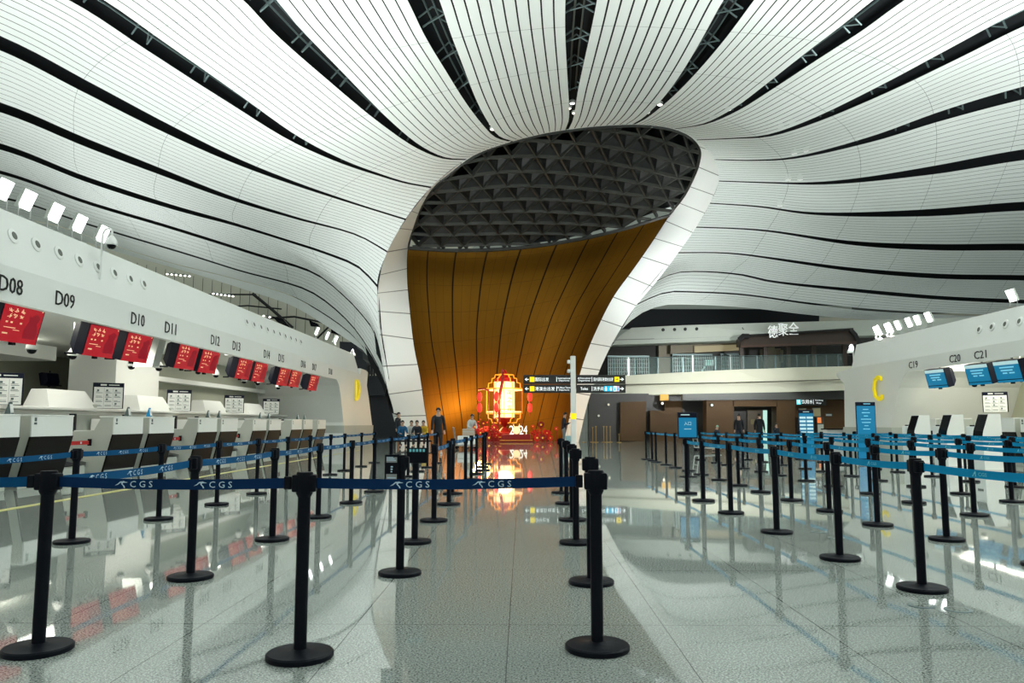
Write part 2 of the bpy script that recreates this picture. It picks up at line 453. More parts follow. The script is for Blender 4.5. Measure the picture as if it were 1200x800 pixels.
def inside(x, y):
    c = False; n = len(poly); j = n - 1
    for i in range(n):
        a, b = poly[i], poly[j]
        if (a.y > y) != (b.y > y) and x < (b.x - a.x) * (y - a.y) / (b.y - a.y) + a.x: c = not c
        j = i
    return c
def shell(p):                          # gentle crown over the skylight
    return V((p[0], p[1], sky_z(p[0], p[1])))
ANG = math.radians(10); ca, sa = math.cos(ANG), math.sin(ANG)
SX, SY = 1.6, 0.96; OX, OY = 1.2, 51
def node(a, b):
    u = (a + 0.5 * b) * SX; v = b * SY
    return V((OX + u * ca - v * sa, OY + u * sa + v * ca, 0))
mesh_ribs = MB(); bars = MB(); panes = MB()
def clip(p, q):
    ip, iq = inside(p.x, p.y), inside(q.x, q.y)
    if not ip and not iq: return None
    if ip and iq: return p, q
    if not ip: p, q = q, p
    lo, hi = 0.0, 1.0
    for _ in range(12):
        mid = (lo + hi) / 2; t = p.lerp(q, mid)
        if inside(t.x, t.y): lo = mid
        else: hi = mid
    return p, p.lerp(q, lo)
def rib(MBx, p, q, w, h, dz):
    p = shell(p) - V((0, 0, dz)); q = shell(q) - V((0, 0, dz))
    d = (q - p)
    if d.length < 0.05: return
    dn = d.normalized(); s = dn.cross(V((0, 0, 1))).normalized() * (w / 2); u = s.cross(dn).normalized() * h
    if u.z < 0: u = -u
    MBx.add([p - s, p + s, q + s, q - s, p - s + u, p + s + u, q + s + u, q - s + u],
            [(0, 3, 2, 1), (4, 5, 6, 7), (0, 1, 5, 4), (1, 2, 6, 5), (2, 3, 7, 6), (3, 0, 4, 7)])
for b in range(-13, 14):
    for a in range(-20, 21):
        p = node(a, b)
        for (da, db, w, h, B) in ((1, 0, 0.13, 0.2, bars), (0, 1, 0.12, 0.3, mesh_ribs), (-1, 1, 0.12, 0.3, mesh_ribs)):
            r = clip(p, node(a + da, b + db))
            if r: rib(B, r[0], r[1], w, h, 0.0 if B is mesh_ribs else 0.02)
        # the pleated dark infill of each pair of triangles, folded down along a soft ridge
        for tri in (((0, 0), (1, 0), (0, 1)), ((1, 0), (1, 1), (0, 1))):
            P3 = [node(a + i, b + j) for i, j in tri]
            c = (P3[0] + P3[1] + P3[2]) / 3
            if all(inside(p_.x, p_.y) for p_ in P3):
                T = [shell(p_) + V((0, 0, 0.12)) for p_ in P3]; cc = (T[0] + T[1] + T[2]) / 3 + V((0, 0, 0.42))
                panes.add(T + [cc], [(0, 1, 3), (1, 2, 3), (2, 0, 3)])
M['skyrib'] = mat('skylight_steel', (0.026, 0.028, 0.025), 0.45)
M['skybar'] = mat('skylight_bar', (0.045, 0.047, 0.040), 0.45)
M['skypane'] = mat('skylight_mesh', (0.003, 0.004, 0.004), 0.5)
struct(mesh_ribs.build('ceiling_skylight_ribs', M['skyrib'])); struct(bars.build('ceiling_skylight_bars', M['skybar']))
struct(panes.build('ceiling_skylight_mesh', M['skypane']))
mb = MB(); mb.tube([p - V((0, 0, .05)) for p in FAR], 0.14, 6); mb.tube(INN3[c0:c1 + 1:2], 0.1, 6)
struct(mb.build('ceiling_skylight_edge', M['skyrib']))
mb = MB(); ctr = V((1.5, 56, 17.5))
ring = [p + V((0, 0, 0.9)) + (p - ctr).normalized() * 0.8 for p in poly]
mb.add(ring + [V((1.5, 56, 21))], [(k, (k + 1) % len(ring), len(ring)) for k in range(len(ring))]); struct(mb.build('ceiling_skylight_back', M['void']))

# bronze lining: Coons patch between the two inner rims, the skylight and the floor
def lining_mat():
    m = mat('bronze_lining', (0.36, 0.19, 0.035), 0.55, 0.65, spec=.1); b = bsdf(m)
    uvn = nd(m, 'ShaderNodeUVMap'); sp = nd(m, 'ShaderNodeSeparateXYZ'); lk(m, uvn.outputs[0], sp.inputs[0])
    wide = line_mask(m, sp.outputs[0], 9, 0.055); thin = line_mask(m, sp.outputs[0], 27, 0.035); hor = line_mask(m, sp.outputs[1], 8, 0.012, 0.35)
    no = nd(m, 'ShaderNodeTexNoise'); no.inputs['Scale'].default_value = 14; mp = nd(m, 'ShaderNodeMapping'); mp.inputs['Scale'].default_value = (1.5, 0.5, 1)
    lk(m, uvn.outputs[0], mp.inputs[0]); lk(m, mp.outputs[0], no.inputs['Vector'])
    c = mix_col(m, no.outputs['Fac'], (0.150, 0.067, 0.006), (0.178, 0.080, 0.008))
    c = mix_col(m, math_node(m, 'MULTIPLY', math_node(m, 'MAXIMUM', thin, hor), 0.55), c, (0.05, 0.025, 0.006))
    c = mix_col(m, math_node(m, 'MULTIPLY', wide, 0.93), c, (0.012, 0.008, 0.004))
    lk(m, c, b.inputs['Base Color']); return m
M['lining'] = lining_mat()
NU, NW = 54, 30
Lf = INN3[:c0 + 1]; Rt = INN3[c1:][::-1]          # both from floor up
def samp(C, t):
    x = t * (len(C) - 1); i = min(int(x), len(C) - 2); return C[i].lerp(C[i + 1], x - i)
bl, br = Lf[0], Rt[0]
def bot(u): return bl.lerp(br, u) + V((0, 4.6 * math.sin(PI * u) ** 0.7, 0))
rows = []; uvs = []
for a in range(NU + 1):
    u = a / NU; r = []; w = []
    for k in range(NW + 1):
        v = k / NW
        p = samp(Lf, v) * (1 - u) + samp(Rt, v) * u + bot(u) * (1 - v) + samp(FAR, u) * v \
            - (bl * (1 - u) * (1 - v) + br * u * (1 - v) + FAR[0] * (1 - u) * v + FAR[-1] * u * v)
        r.append(p); w.append((u, v))
    rows.append(r); uvs.append(w)
mb = MB(); mb.grid(rows, uv=uvs); struct(mb.build('wall_column_lining', M['lining'], recalc=False, smooth='all'))

# ================================================================== far left: cream hall wall with dark arch ribs, dark shop block
mb = MB(); mb.box((-110, 92, 0), (-6, 93, 32)); struct(mb.build('wall_far', M['cream']))
mb = MB()
def arch(pts, Y, r): mb.tube([at(x, y, Y) for x, y in pts], r, 6)
arch([(160, 318), (190, 336), (240, 345), (300, 345)], 91, .1); arch([(260, 360), (290, 358), (330, 362)], 91, .09); arch([(310, 373), (345, 371), (375, 377), (400, 384)], 91, .12)
arch([(296, 344), (318, 362), (343, 384)], 91, .2); arch([(366, 402), (380, 388), (392, 376)], 90, .12)
for k in range(24): arch([(150 + 11 * k, 305 + 2.6 * k), (148 + 11 * k, 345 + 2.6 * k)], 91.7, .03)
struct(mb.build('trim_1', M['ink']))
mb = MB()
for poly_, d in (([(318, 370), (332, 374), (340, 384), (326, 378)], 86), ([(362, 375), (372, 379), (374, 383), (364, 382)], 86), ([(388, 384), (400, 389), (399, 393), (388, 390)], 86)):
    mb.prism([at(x, y, d) for x, y in poly_], (0, .6, 0))
struct(mb.build('wall_far_vent', M['glassdark']))
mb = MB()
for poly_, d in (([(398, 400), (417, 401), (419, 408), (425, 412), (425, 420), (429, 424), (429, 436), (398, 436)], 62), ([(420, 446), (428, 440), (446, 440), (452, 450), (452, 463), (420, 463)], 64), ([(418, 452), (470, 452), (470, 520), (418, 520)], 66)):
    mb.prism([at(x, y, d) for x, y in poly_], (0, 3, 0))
struct(mb.build('wall_dark_shops', mat('far_shop_dark', (0.014, 0.017, 0.024), 0.5)))
mb = MB()
for x in (431, 434.5, 437.5): mb.prism([at(x, 428, 63), at(x + 1.6, 428, 63), at(x + 1.6, 441, 63), at(x, 441, 63)], (0, .2, 0))
mb.tube([at(428, 428, 63.5), at(438, 428.5, 63.5)], .06)
struct(mb.build('wall_dark_shops_posts', M['ink']))
# outer closing walls, far off except the right one
mb = MB(); mb.box((-81, -34, 0), (-80, 110, 32)); struct(mb.build('wall_left', M['cream']))
mb = MB(); mb.box((47, 2, 0), (48, 110, 26)); struct(mb.build('wall_right_blocker', mat('light_block_dark', (.05, .055, .05), .6)))  # unseen; moved inward and darkened to keep light off the lower-right roof
mb = MB(); mb.box((-80, 109, 0), (80, 110, 32)); struct(mb.build('wall_back', M['grey']))

# ================================================================== right: two-storey shop building behind the queue
def seen(mbx, px, Y, dep, Y2=None):      # px outline standing at depth Y (or running from Y to Y2 across its width)
    xs = [p[0] for p in px]; x0, x1 = min(xs), max(xs)
    q = [at(x, y, Y if Y2 is None else Y + (Y2 - Y) * (x - x0) / max(x1 - x0, 1)) for x, y in px]
    mbx.prism(q, (0, dep, 0))
M['brown'] = mottled('brown_wall', (0.075, 0.042, 0.020), (0.092, 0.052, 0.025), 0.6, 0.5); bsdf(M['brown']).inputs['Specular IOR Level'].default_value = 0.1
M['amber'] = mat('amber_board', (0.5, 0.25, 0.02), 0.5, emit=(0.8, 0.4, 0.03), es=0.35)
mb = MB(); seen(mb, [(704, 463.5), (704, 441), (740, 439.5), (800, 436), (860, 433), (930, 430.5), (1010, 428.5), (1010, 456), (930, 459), (860, 461), (800, 462.5), (740, 463.5)], 55, 1.2, 47)
struct(mb.build('wall_balcony_front', M['cream']))
mb = MB(); seen(mb, [(704, 451.6), (704, 450.2), (860, 447.5), (1005, 443.4), (1005, 444.6), (860, 448.8)], 54.93, .1, 46.93); struct(mb.build('trim_2', mat('groove', (0.16, 0.15, 0.11), .7)))
mb = MB(); seen(mb, [(718, 404), (728, 392), (740, 384), (800, 381), (900, 378), (1200, 370), (1200, 388), (960, 394.5), (860, 399.5)], 56, 1.5, 48)
struct(mb.build('wall_upper_band', M['grey']))
mb = MB(); seen(mb, [(722, 398.5), (722, 397.6), (860, 394), (960, 390), (960, 391), (860, 395)], 55.9, .1, 52); struct(mb.build('trim_3', mat('groove_grey', (0.2, 0.21, 0.19), .7)))
mb = MB(); seen(mb, [(700, 384), (760, 362), (960, 362), (960, 377), (760, 384)], 62, 1, 60); struct(mb.build('wall_roof_shadow', M['void']))  # black sheet, its colour stands for the shade under the roof
mb = MB(); seen(mb, [(960, 372), (1210, 364), (1210, 378), (960, 378)], 60, 1); struct(mb.build('wall_upper_back', M['cream']))
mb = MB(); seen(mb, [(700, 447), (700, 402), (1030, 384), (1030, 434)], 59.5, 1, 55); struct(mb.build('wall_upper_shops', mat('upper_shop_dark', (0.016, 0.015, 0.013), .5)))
mb = MB(); seen(mb, [(772, 439), (772, 404), (786, 404), (786, 439)], 57.8, .5)
seen(mb, [(786, 414), (786, 403.5), (866, 401.5), (866, 411)], 56.9, .3)
seen(mb, [(893, 431), (893, 409), (915, 408), (915, 430)], 56.2, .5); struct(mb.build('wall_upper_shops_pillar', mat('warm_pier', (0.16, 0.13, 0.08), .5)))
mb = MB(); seen(mb, [(690, 520), (690, 461), (824, 461), (824, 520)], 53.4, 1); struct(mb.build('wall_lower_left', mat('lower_shop_dark', (0.020, 0.016, 0.013), .5)))
mb = MB(); seen(mb, [(762, 519), (762, 481), (779, 481), (779, 469.5), (799, 469.5), (799, 519)], 52.6, .6)
seen(mb, [(727, 516), (727, 471), (757, 470), (757, 517)], 52.8, .5)
struct(mb.build('wall_lower_brown', M['brown']))
mb = MB(); seen(mb, [(828, 521), (828, 468.5), (860, 468.5), (860, 521)], 49.5, 1); seen(mb, [(859, 476), (859, 468.5), (911, 468.5), (911, 476)], 49.5, 1)
seen(mb, [(910, 521), (910, 468.5), (932, 468.5), (932, 521)], 49.5, 1); seen(mb, [(932, 521), (932, 466), (990, 466), (990, 521)], 49.9, 1)
struct(mb.build('wall_lower_brown', M['brown']))
mb = MB(); seen(mb, [(800, 461.5), (940, 459), (1000, 457), (1000, 467.5), (800, 469)], 49.3, .6); struct(mb.build('trim_4', mat('soffit_grey', (0.06, 0.06, 0.055), .5)))
mb = MB(); seen(mb, [(858, 522), (858, 475), (912, 475), (912, 522)], 51.5, .5); struct(mb.build('wall_lower_recess', mat('recess_dark', (0.018, 0.014, 0.012), .5)))
mb = MB(); seen(mb, [(774, 469), (774, 462), (783.5, 462), (783.5, 469)], 52.4, .3); struct(mb.build('trim_5', M['amber']))
# door in the recess
mb = MB(); seen(mb, [(876, 521), (876, 480), (894, 480), (894, 521)], 51.2, .2); d1 = mb.build('door_1', mat('door_brown', (0.07, 0.045, 0.02), .4)); struct(d1)
mb = MB(); seen(mb, [(880, 497), (880, 491), (889, 491), (889, 497)], 51.1, .05); o = mb.build('sign_plate', mat('door_plate', (0.13, 0.10, 0.03), .4), d1)
mb = MB(); seen(mb, [(893, 521), (893, 480.5), (899, 480.5), (899, 521)], 51.25, .15); struct(mb.build('window_1', mat('lit_doorway', (0.3, 0.42, 0.38), .5, emit=(0.45, 0.72, 0.62), es=0.8)))
# ================================================================== check-in island on the left (D)
XL = -8.63
mb = MB()
prof = [(XL, 3.23), (XL, 3.83), (XL - .32, 4.87), (XL - .75, 4.95), (-17, 4.95), (-17, 3.62), (XL - .2, 3.62), (XL - .14, 3.23)]
mb.prism([(x, 5, z) for x, z in prof], (0, 30.6, 0))
# the end block that comes down as a pier
face = [(35.6, 3.23), (36.1, 3.0), (36.5, 2.5), (37.2, 1.25), (37.2, 0), (44.3, 0), (44.35, 1.05), (43.2, 2.6), (42.6, 3.3), (42.8, 4.05), (42.2, 4.12), (40.6, 4.1), (40.2, 4.87), (35.6, 4.87)]
mb.prism([(XL, y, z) for y, z in face[:4] + [(37.2, 0), (44.3, 0)] + face[6:11] + [(40.8, 4.12), (40.75, 3.83), (35.6, 3.83)]], (-8.3, 0, 0))
mb.prism([(35.55, 0, 0)] and [(XL, 35.6, 3.83), (XL - .32, 35.6, 4.87), (-17, 35.6, 4.87), (-17, 35.6, 3.83)], (0, 4.9, 0))
isl = thing('check_in_island', 'long white check-in island canopy ending in a pier with a yellow D', 'check-in island', (0, 0, 0))
mb.build('canopy', M['white'], isl)
mb = MB()
mb.prism([(XL + .03, 37.3, 0), (XL + .03, 44.45, 0), (XL + .03, 44.5, 1.1), (XL + .03, 37.15, 1.1)], (-4.2, 0, 0)); mb.build('pier_base', M['grey'], isl)
mb = MB()
mb.box((-13.2, 25.2, 0), (-12.6, 44, 3.62)); mb.box((-12.8, 37.4, 0), (XL - .1, 37.9, 3.62)); mb.build('back_wall', M['greenwall'], isl)
mb = MB(); mb.box((-12.58, 25.2, 2.62), (-12.2, 37.3, 2.78)); mb.box((-16.5, 5, 3.0), (-13.5, 22, 3.4)); mb.build('cornice', M['white'], isl)
mb = MB(); mb.box((-13.4, 22.5, 0), (-12.0, 25.2, 3.62)); mb.build('pillar', M['white'], isl)
mb = MB(); mb.box((-17.2, 3, 0), (-17.0, 44, 3.62)); mb.build('rear_panel', M['greenwall'], isl)
for k in range(8):
    mb = MB(); mb.lathe([(.075, 0), (.085, .02), (.07, .03)], (-10.35, 9.2 + 3.5 * k, 3.59), 12); mb.build('downlight', M['dot'], isl)
# counter numbers on the fascia
NUML = [('D08', 8), ('D09', 73), ('D10', 160), ('D11', 199), ('D12', 252), ('D13', 277), ('D14', 313), ('D15', 330), ('D16', 356), ('D17', 369), ('D18', 388)]
LY = [on_x(x, 400, XL).y for n, x in NUML]
for (n, x), y in zip(NUML, LY):
    mb = MB(); put_text(mb, n, (XL + .006, y, 3.52), (1, 0, 0), height=0.27, width=0.60, thick=.008); mb.build('counter_number', M['ink'], isl)
# round air nozzles along the upper face
def nozzle(mbx, hole, c, n):
    n = V(n).normalized(); c = V(c)
    mbx.lathe([(.135, 0), (.135, .02), (.105, .035), (.075, .035)], c, 16, n)
    hole.lathe([(.073, .036), (.06, .04)], c, 14, n)
nrm = V((1.04, 0, .32)).normalized()
def nozzles(parent, ys, x0, x1, z0, z1, zc, nn):
    for y in ys:
        t = (zc - z0) / (z1 - z0); a = MB(); h = MB(); nozzle(a, h, (x0 + (x1 - x0) * t, y, zc), nn)
        o = a.build('air_nozzle', M['white'], parent, smooth=True); h.build('opening', mat_noz, o)
mat_noz = mat('nozzle_dark', (0.12, 0.13, 0.11), .6)
nozzles(isl, [on_x(x, 300, -8.8).y for x in (14, 42, 69, 93, 115, 135, 154, 170)], XL, XL - .32, 3.83, 4.87, 4.42, nrm)
nozzles(isl, [24.2 + .67 * k for k in range(10)], XL, XL - .32, 3.83, 4.87, 4.42, nrm)
mb = MB(); put_text(mb, 'D', (XL + .05, 39.9, 2.93), (1, 0, 0), height=1.08, width=.95, thick=.08, up=(0, -.06, 1)); o = mb.build('letter_sign', M['yellow'], isl)
o['label'] = 'yellow letter D on the pier'

# ================================================================== check-in island on the right (C)
XR = 13.8
isr = thing('check_in_island', 'white check-in island canopy ending in a pier with a yellow C', 'check-in island', (0, 0, 0))
mb = MB()
prof = [(XR, 3.06), (XR, 3.50), (XR + .25, 4.49), (XR + .7, 4.56), (23, 4.56), (23, 3.45), (XR + .2, 3.45), (XR + .14, 3.06)]
mb.prism([(x, 5, z) for x, z in prof], (0, 22.6, 0))
face = [(27.6, 3.06), (28.0, 2.85), (28.35, 2.5), (29.2, 1.0), (29.4, 0), (33.3, 0), (33.25, 1.2), (33.1, 2.9), (33.55, 3.12), (33.9, 3.3), (33.8, 3.42), (32.2, 3.5), (31.95, 3.52)]
mb.prism([(XR, y, z) for y, z in face + [(27.6, 3.5)]], (7, 0, 0))
mb.prism([(XR, 27.6, 3.5), (XR + .25, 27.6, 4.49), (23, 27.6, 4.49), (23, 27.6, 3.5)], (0, 4.7, 0))
mb.build('canopy', M['white'], isr)
mb = MB(); mb.prism([(XR - .03, 29.2, 0), (XR - .03, 33.4, 0), (XR - .03, 33.35, 1.05), (XR - .03, 29.0, 1.05)], (3, 0, 0)); mb.build('pier_base', M['grey'], isr)
mb = MB(); mb.box((18.2, 5, 0), (18.6, 33, 3.45)); mb.box((XR + .1, 29.5, 0), (18.4, 30, 3.45)); mb.build('back_wall', mat('warm_wall', (0.50, 0.50, 0.38), .6), isr)
for n, x in (('C19', 1069), ('C20', 1118), ('C21', 1148)):
    y = on_x(x, 400, XR).y
    mb = MB(); put_text(mb, n, (XR - .006, y, 3.26), (-1, 0, 0), height=0.24, width=0.62, thick=.008); mb.build('counter_number', M['ink'], isr)
nozzles(isr, [on_x(x, 380, XR + .12).y for x in (1147, 1162, 1178, 1195)] + [20.4, 19.7], XR, XR + .25, 3.5, 4.49, 4.04, (-.99, 0, .25))
mb = MB(); put_text(mb, 'C', (XR - .05, 29.85, 2.55), (-1, 0, 0), height=0.98, width=.72, thick=.08); o = mb.build('letter_sign', M['yellow'], isr)
o['label'] = 'yellow letter C on the pier'
for y in (21.5, 24.6, 27):
    mb = MB(); mb.lathe([(.075, 0), (.085, .02), (.07, .03)], (15.2, y, 3.42), 12); mb.build('downlight', M['dot'], isr)

# ================================================================== uplight floods on the canopies
def uplight(x, y, z, side, label, group, first=[None]):
    t = thing('floodlight', label, 'floodlight', (x, y, z), 0 if side > 0 else PI, group)
    if first[0] is None:
        hb = MB(); rot = Matrix.Rotation(math.radians(22), 3, 'Y')
        fr = MB(); fr.cbox((0, 0, .38), (.06, .36, .38), rot); f0 = fr.build('housing', M['grey'], t)
        fa = MB(); fa.cbox(V((0, 0, .38)) + rot @ V((.036, 0, 0)), (.012, .33, .35), rot); f1 = fa.build('lamp_face', M['lampface'], t)
        ar = MB(); ar.tube([(-.02, -.17, 0), (-.02, -.17, .22), (-.06, -.14, .4)], .014, 6); ar.tube([(-.02, .17, 0), (-.02, .17, .22), (-.06, .14, .4)], .014, 6); ar.box((-.1, -.22, 0), (.06, .22, .03))
        f2 = ar.build('bracket', M['chrome'], t); first[0] = (f0, f1, f2)
    else:
        for f in first[0]:
            c = f.copy(); COL.objects.link(c); c.parent = t
    return t
ORD = ['first', 'second', 'third', 'fourth', 'fifth', 'sixth', 'seventh', 'eighth', 'ninth', 'tenth', 'eleventh', 'twelfth', 'thirteenth', 'fourteenth']
for k, (x, y) in enumerate([(5, 233), (33, 244), (66, 259), (94, 271), (121, 286)]):
    p = on_x(x, y, -9.15); uplight(-9.2, p.y, 4.95, 1, f'white square floodlight on the left canopy edge, {ORD[k]} from the picture edge', 'floodlights over the left canopy')
for k, (x, y) in enumerate([(372, 389), (384, 394), (394, 399)]):
    p = on_x(x, y, -9.2); uplight(-9.25, p.y, 4.955, 1, f'white floodlight over the far end of the left canopy, {ORD[k]} of three', 'floodlights over the left canopy')
for k, (x, y) in enumerate([(1028, 390), (1041, 384), (1053, 383), (1066, 379), (1076, 376), (1089, 373)]):
    p = on_x(x, y, 14.4); uplight(14.4, p.y, 4.565, -1, f'tilted white floodlight on the right canopy, {ORD[k]} in the row from the pier', 'floodlights over the right canopy')
p = on_x(1187, 355, 14.4); uplight(14.4, p.y, 4.565, -1, 'white floodlight alone at the picture edge on the right canopy', 'floodlights over the right canopy')

# ================================================================== dome cameras
def dome_camera(loc, drop, label, group, arm=0):
    t = thing('dome_camera', label, 'camera', loc, 0, group)
    a = MB()
    if arm:                            # gooseneck on a post
        s = arm
        a.tube([(0, 0, 0), (0, 0, .95), (s * .05, 0, 1.05), (s * .14, 0, 1.08), (s * .22, 0, 1.02), (s * .22, 0, .92)], .022, 8)
        a.build('pole', M['white'], t, smooth=True); cx, cz = s * .22, .72
    else:
        a.tube([(0, 0, 0), (0, 0, -drop)], .016, 6); a.build('rod', M['white'], t); cx, cz = 0, -drop - .16
    h = MB(); h.lathe([(.10, 0), (.12, .02), (.105, .1), (.05, .18), (.03, .2)], (cx, 0, cz), 16); h.build('housing', M['white'], t, smooth=True)
    d = MB(); d.lathe([(.01, -.085), (.05, -.075), (.08, -.045), (.092, 0)], (cx, 0, cz), 16); d.build('dome', M['glassdark'], t, smooth=True)
    return t
p = on_x(115, 318, -8.75); dome_camera((-8.7, p.y, 4.15), 0, 'white dome camera on a gooseneck arm over the D09 sign', 'dome cameras', arm=.9)
p = on_x(421, 430, -9.0); dome_camera((-9.3, 41.5, 4.13), 0, 'small white camera on a post at the end of the left canopy', 'dome cameras', arm=.6)
p = on_x(985, 428, 14.0); dome_camera((14.2, 33.0, 3.475), 0, 'white gooseneck dome camera on the pier with the yellow C', 'dome cameras', arm=-.6)
for k, (x, y) in enumerate([(37, 412), (85, 419), (154, 431), (186, 433), (232, 437), (253, 441), (286, 448), (302, 450), (326, 455)]):
    q = on_x(x, y, -10.0 if k < 1 else -10.45); dome_camera((q.x, q.y, 3.615), 3.615 - q.z - .2, f'small dome camera on a rod under the left canopy, {ORD[k]} from the near end', 'dome cameras under the left canopy')
for k, (x, y) in enumerate([(1142, 452), (1197, 446)]):
    q = on_x(x, y, 15.4); dome_camera((q.x, q.y, 3.445), 3.445 - q.z - .2, ('small dome camera below the middle blue monitor', 'small dome camera at the edge beside the last blue monitor')[k], 'dome cameras')

# ================================================================== monitors
def red_screen_mat():
    m = mat('red_screen', (0.02, 0.0, 0.0), .25); b = bsdf(m)
    uvn = nd(m, 'ShaderNodeUVMap'); sp = nd(m, 'ShaderNodeSeparateXYZ'); lk(m, uvn.outputs[0], sp.inputs[0])
    no = nd(m, 'ShaderNodeTexNoise'); no.inputs['Scale'].default_value = 2.5; lk(m, uvn.outputs[0], no.inputs['Vector'])
    c = mix_col(m, no.outputs['Fac'], (0.62, 0.006, 0.02), (0.85, 0.03, 0.05))
    lk(m, c, b.inputs['Emission Color']); b.inputs['Emission Strength'].default_value = 0.5; return m
M['redscreen'] = red_screen_mat()
M['goldprint'] = mat('gold_print', (.8, .6, .3), .5, emit=(1, .62, .40), es=.5)
M['darkred'] = mat('dark_red_print', (.06, 0, 0), .5, emit=(.26, 0.002, 0.015), es=.8)
M['bluescreen'] = mat('blue_screen', (0.0, 0.02, .05), .3, emit=(0.0, 0.19, 0.36), es=.8)
M['palescreen'] = mat('screen_header', (.3, .4, .4), .25, emit=(.50, .72, .75), es=.6)
M['screenprint'] = mat('screen_text', (.1, .3, .4), .5, emit=(.22, .58, .72), es=.7)
def monitor_parts(t, kind, W_=1.02, H_=.70, rise=.55):
    # local: the screen faces +x, tilted down; origin at the centre of the screen
    R = Matrix.Rotation(math.radians(14), 3, 'Y')
    def T(p): return R @ V(p)
    b = MB(); w, h = W_ / 2, H_ / 2
    front = [T((0, -w, -h)), T((0, w, -h)), T((0, w, h)), T((0, -w, h))]
    mid = [T((-.22, -w, -h)), T((-.22, w, -h)), T((-.22, w, h)), T((-.22, -w, h))]
    back = [T((-.42, -w * .8, -h * .55)), T((-.42, w * .8, -h * .55)), T((-.42, w * .8, h * .7)), T((-.42, -w * .8, h * .7))]
    b.add(front + mid + back, [(0, 1, 2, 3), (0, 4, 5, 1), (1, 5, 6, 2), (2, 6, 7, 3), (3, 7, 4, 0), (4, 8, 9, 5), (5, 9, 10, 6), (6, 10, 11, 7), (7, 11, 8, 4), (8, 11, 10, 9)])
    out = [b.build('casing', M['navy'], t)]
    s = MB(); k = .95
    s.grid([[T((.006, -w * k, -h * k)), T((.006, -w * k, h * k))], [T((.006, w * k, -h * k)), T((.006, w * k, h * k))]], uv=[[(0, 0), (0, 1)], [(1, 0), (1, 1)]])
    s.add([T((.004, -w, -h)), T((.004, w, -h)), T((.004, w, -h * .93)), T((.004, -w, -h * .93))], [(0, 1, 2, 3)])
    sc = s.build('screen', M['redscreen'] if kind == 'red' else M['bluescreen'], t, recalc=False); out.append(sc)
    g = MB(); rd = random.Random(3)
    def patch(y0, z0, y1, z1, mi): g.add([T((.010, y0 * w, z0 * h)), T((.010, y1 * w, z0 * h)), T((.010, y1 * w, z1 * h)), T((.010, y0 * w, z1 * h))], [(0, 1, 2, 3)], mi)
    if kind == 'red':
        for rr in range(2):            # big gold calligraphy blots
            for q in range(3):
                cy, cz = -.62 + .27 * q, .66 - .27 * rr
                for e in range(5):
                    a = rd.uniform(0, 3.1); l = rd.uniform(.05, .10); oy, oz = rd.uniform(-.07, .07), rd.uniform(-.07, .07)
                    d = V((0, math.cos(a) * l, math.sin(a) * l)); n_ = V((0, -d.z, d.y)).normalized() * .015
                    c_ = V((0, cy + oy, cz + oz))
                    qd = [c_ - d - n_, c_ + d - n_, c_ + d + n_, c_ - d + n_]
                    g.add([T((.011, v.y * w, v.z * h)) for v in qd], [(0, 1, 2, 3)], 0)
        for q in range(4): patch(-.72 + .22 * q, .0, -.62 + .22 * q, .09, 0) if q != 2 else None
        patch(-.75, -.26, -.2, -.22, 0); patch(-.75, -.60, -.5, -.52, 0); patch(-.3, -.36, 0, -.33, 0)
        hor = [(.22, -.72), (.84, -.72), (.88, -.3), (.74, .1), (.86, .45), (.70, .66), (.56, .62), (.44, .48), (.30, .5), (.34, .2), (.20, -.2)]
        g.add([T((.010, y * w, z * h)) for y, z in hor], [tuple(range(len(hor)))], 1)
        patch(.84, .82, .9, .9, 0)
        out.append(g.build('screen_graphics', [M['goldprint'], M['darkred']], sc, recalc=False))
    else:
        patch(-.95, .62, .95, .95, 1)
        for q, (a, c_, wd) in enumerate(((-.55, .32, 1.1), (-.5, .05, .9), (-.4, -.2, .35), (.1, -.2, .4))):
            patch(a, c_, a + wd, c_ + .12, 0)
        patch(-.95, -.78, .95, -.70, 2)
        out.append(g.build('screen_graphics', [M['screenprint'], M['palescreen'], M['navy']], sc, recalc=False))
    st = MB(); st.tube([T((-.25, 0, h)), V((T((-.25, 0, h)).x, 0, rise))], .03, 8); st.tube([T((-.3, -w * .6, -h - .02)), T((-.3, -w - .12, -h - .04))], .025, 6)
    out.append(st.build('bracket', M['black'], t)); kn = MB(); kn.cbox(T((-.06, 0, -h - .03)), (.07, .10, .06)); out.append(kn.build('sensor', M['black'], t))
    return out
LM = [(24, 380), (119, 400), (161, 407.5), (219, 418), (245, 423.5), (286, 432), (304.5, 436), (332.5, 441.5), (346, 443.5), (367.5, 448.5)]
names = ['D08', 'D10', 'D11', 'D12', 'D13', 'D14', 'D15', 'D16', 'D17', 'D18']
protoM = None
for k, (x, y) in enumerate(LM):
    q = on_x(x, y, -9.35); lab = f'hanging monitor with a red festive screen below the {names[k]} sign' if k else 'hanging red monitor nearest the picture edge, below the D08 sign'
    t = thing('hanging_monitor', lab, 'monitor', q, math.radians(-7), 'red monitors over the left counters')
    if protoM is None: monitor_parts(t, 'red', rise=3.54 - q.z); protoM = t
    else:
        for c in kids(protoM): copy_tree(c, t)
RM = [(1097, 443.5), (1146, 438.5), (1181, 435)]; protoM = None
for k, (x, y) in enumerate(RM):
    q = on_x(x, y, 14.35); lab = ('blue hanging monitor nearest the pier with the C', 'blue hanging monitor in the middle, below the C21 sign', 'blue hanging monitor at the edge of the picture')[k]
    t = thing('hanging_monitor', lab, 'monitor', q, PI + math.radians(10), 'blue monitors over the right counters')
    if protoM is None: monitor_parts(t, 'blue', .98, .66, 3.36 - q.z); protoM = t
    else:
        for c in kids(protoM): copy_tree(c, t)
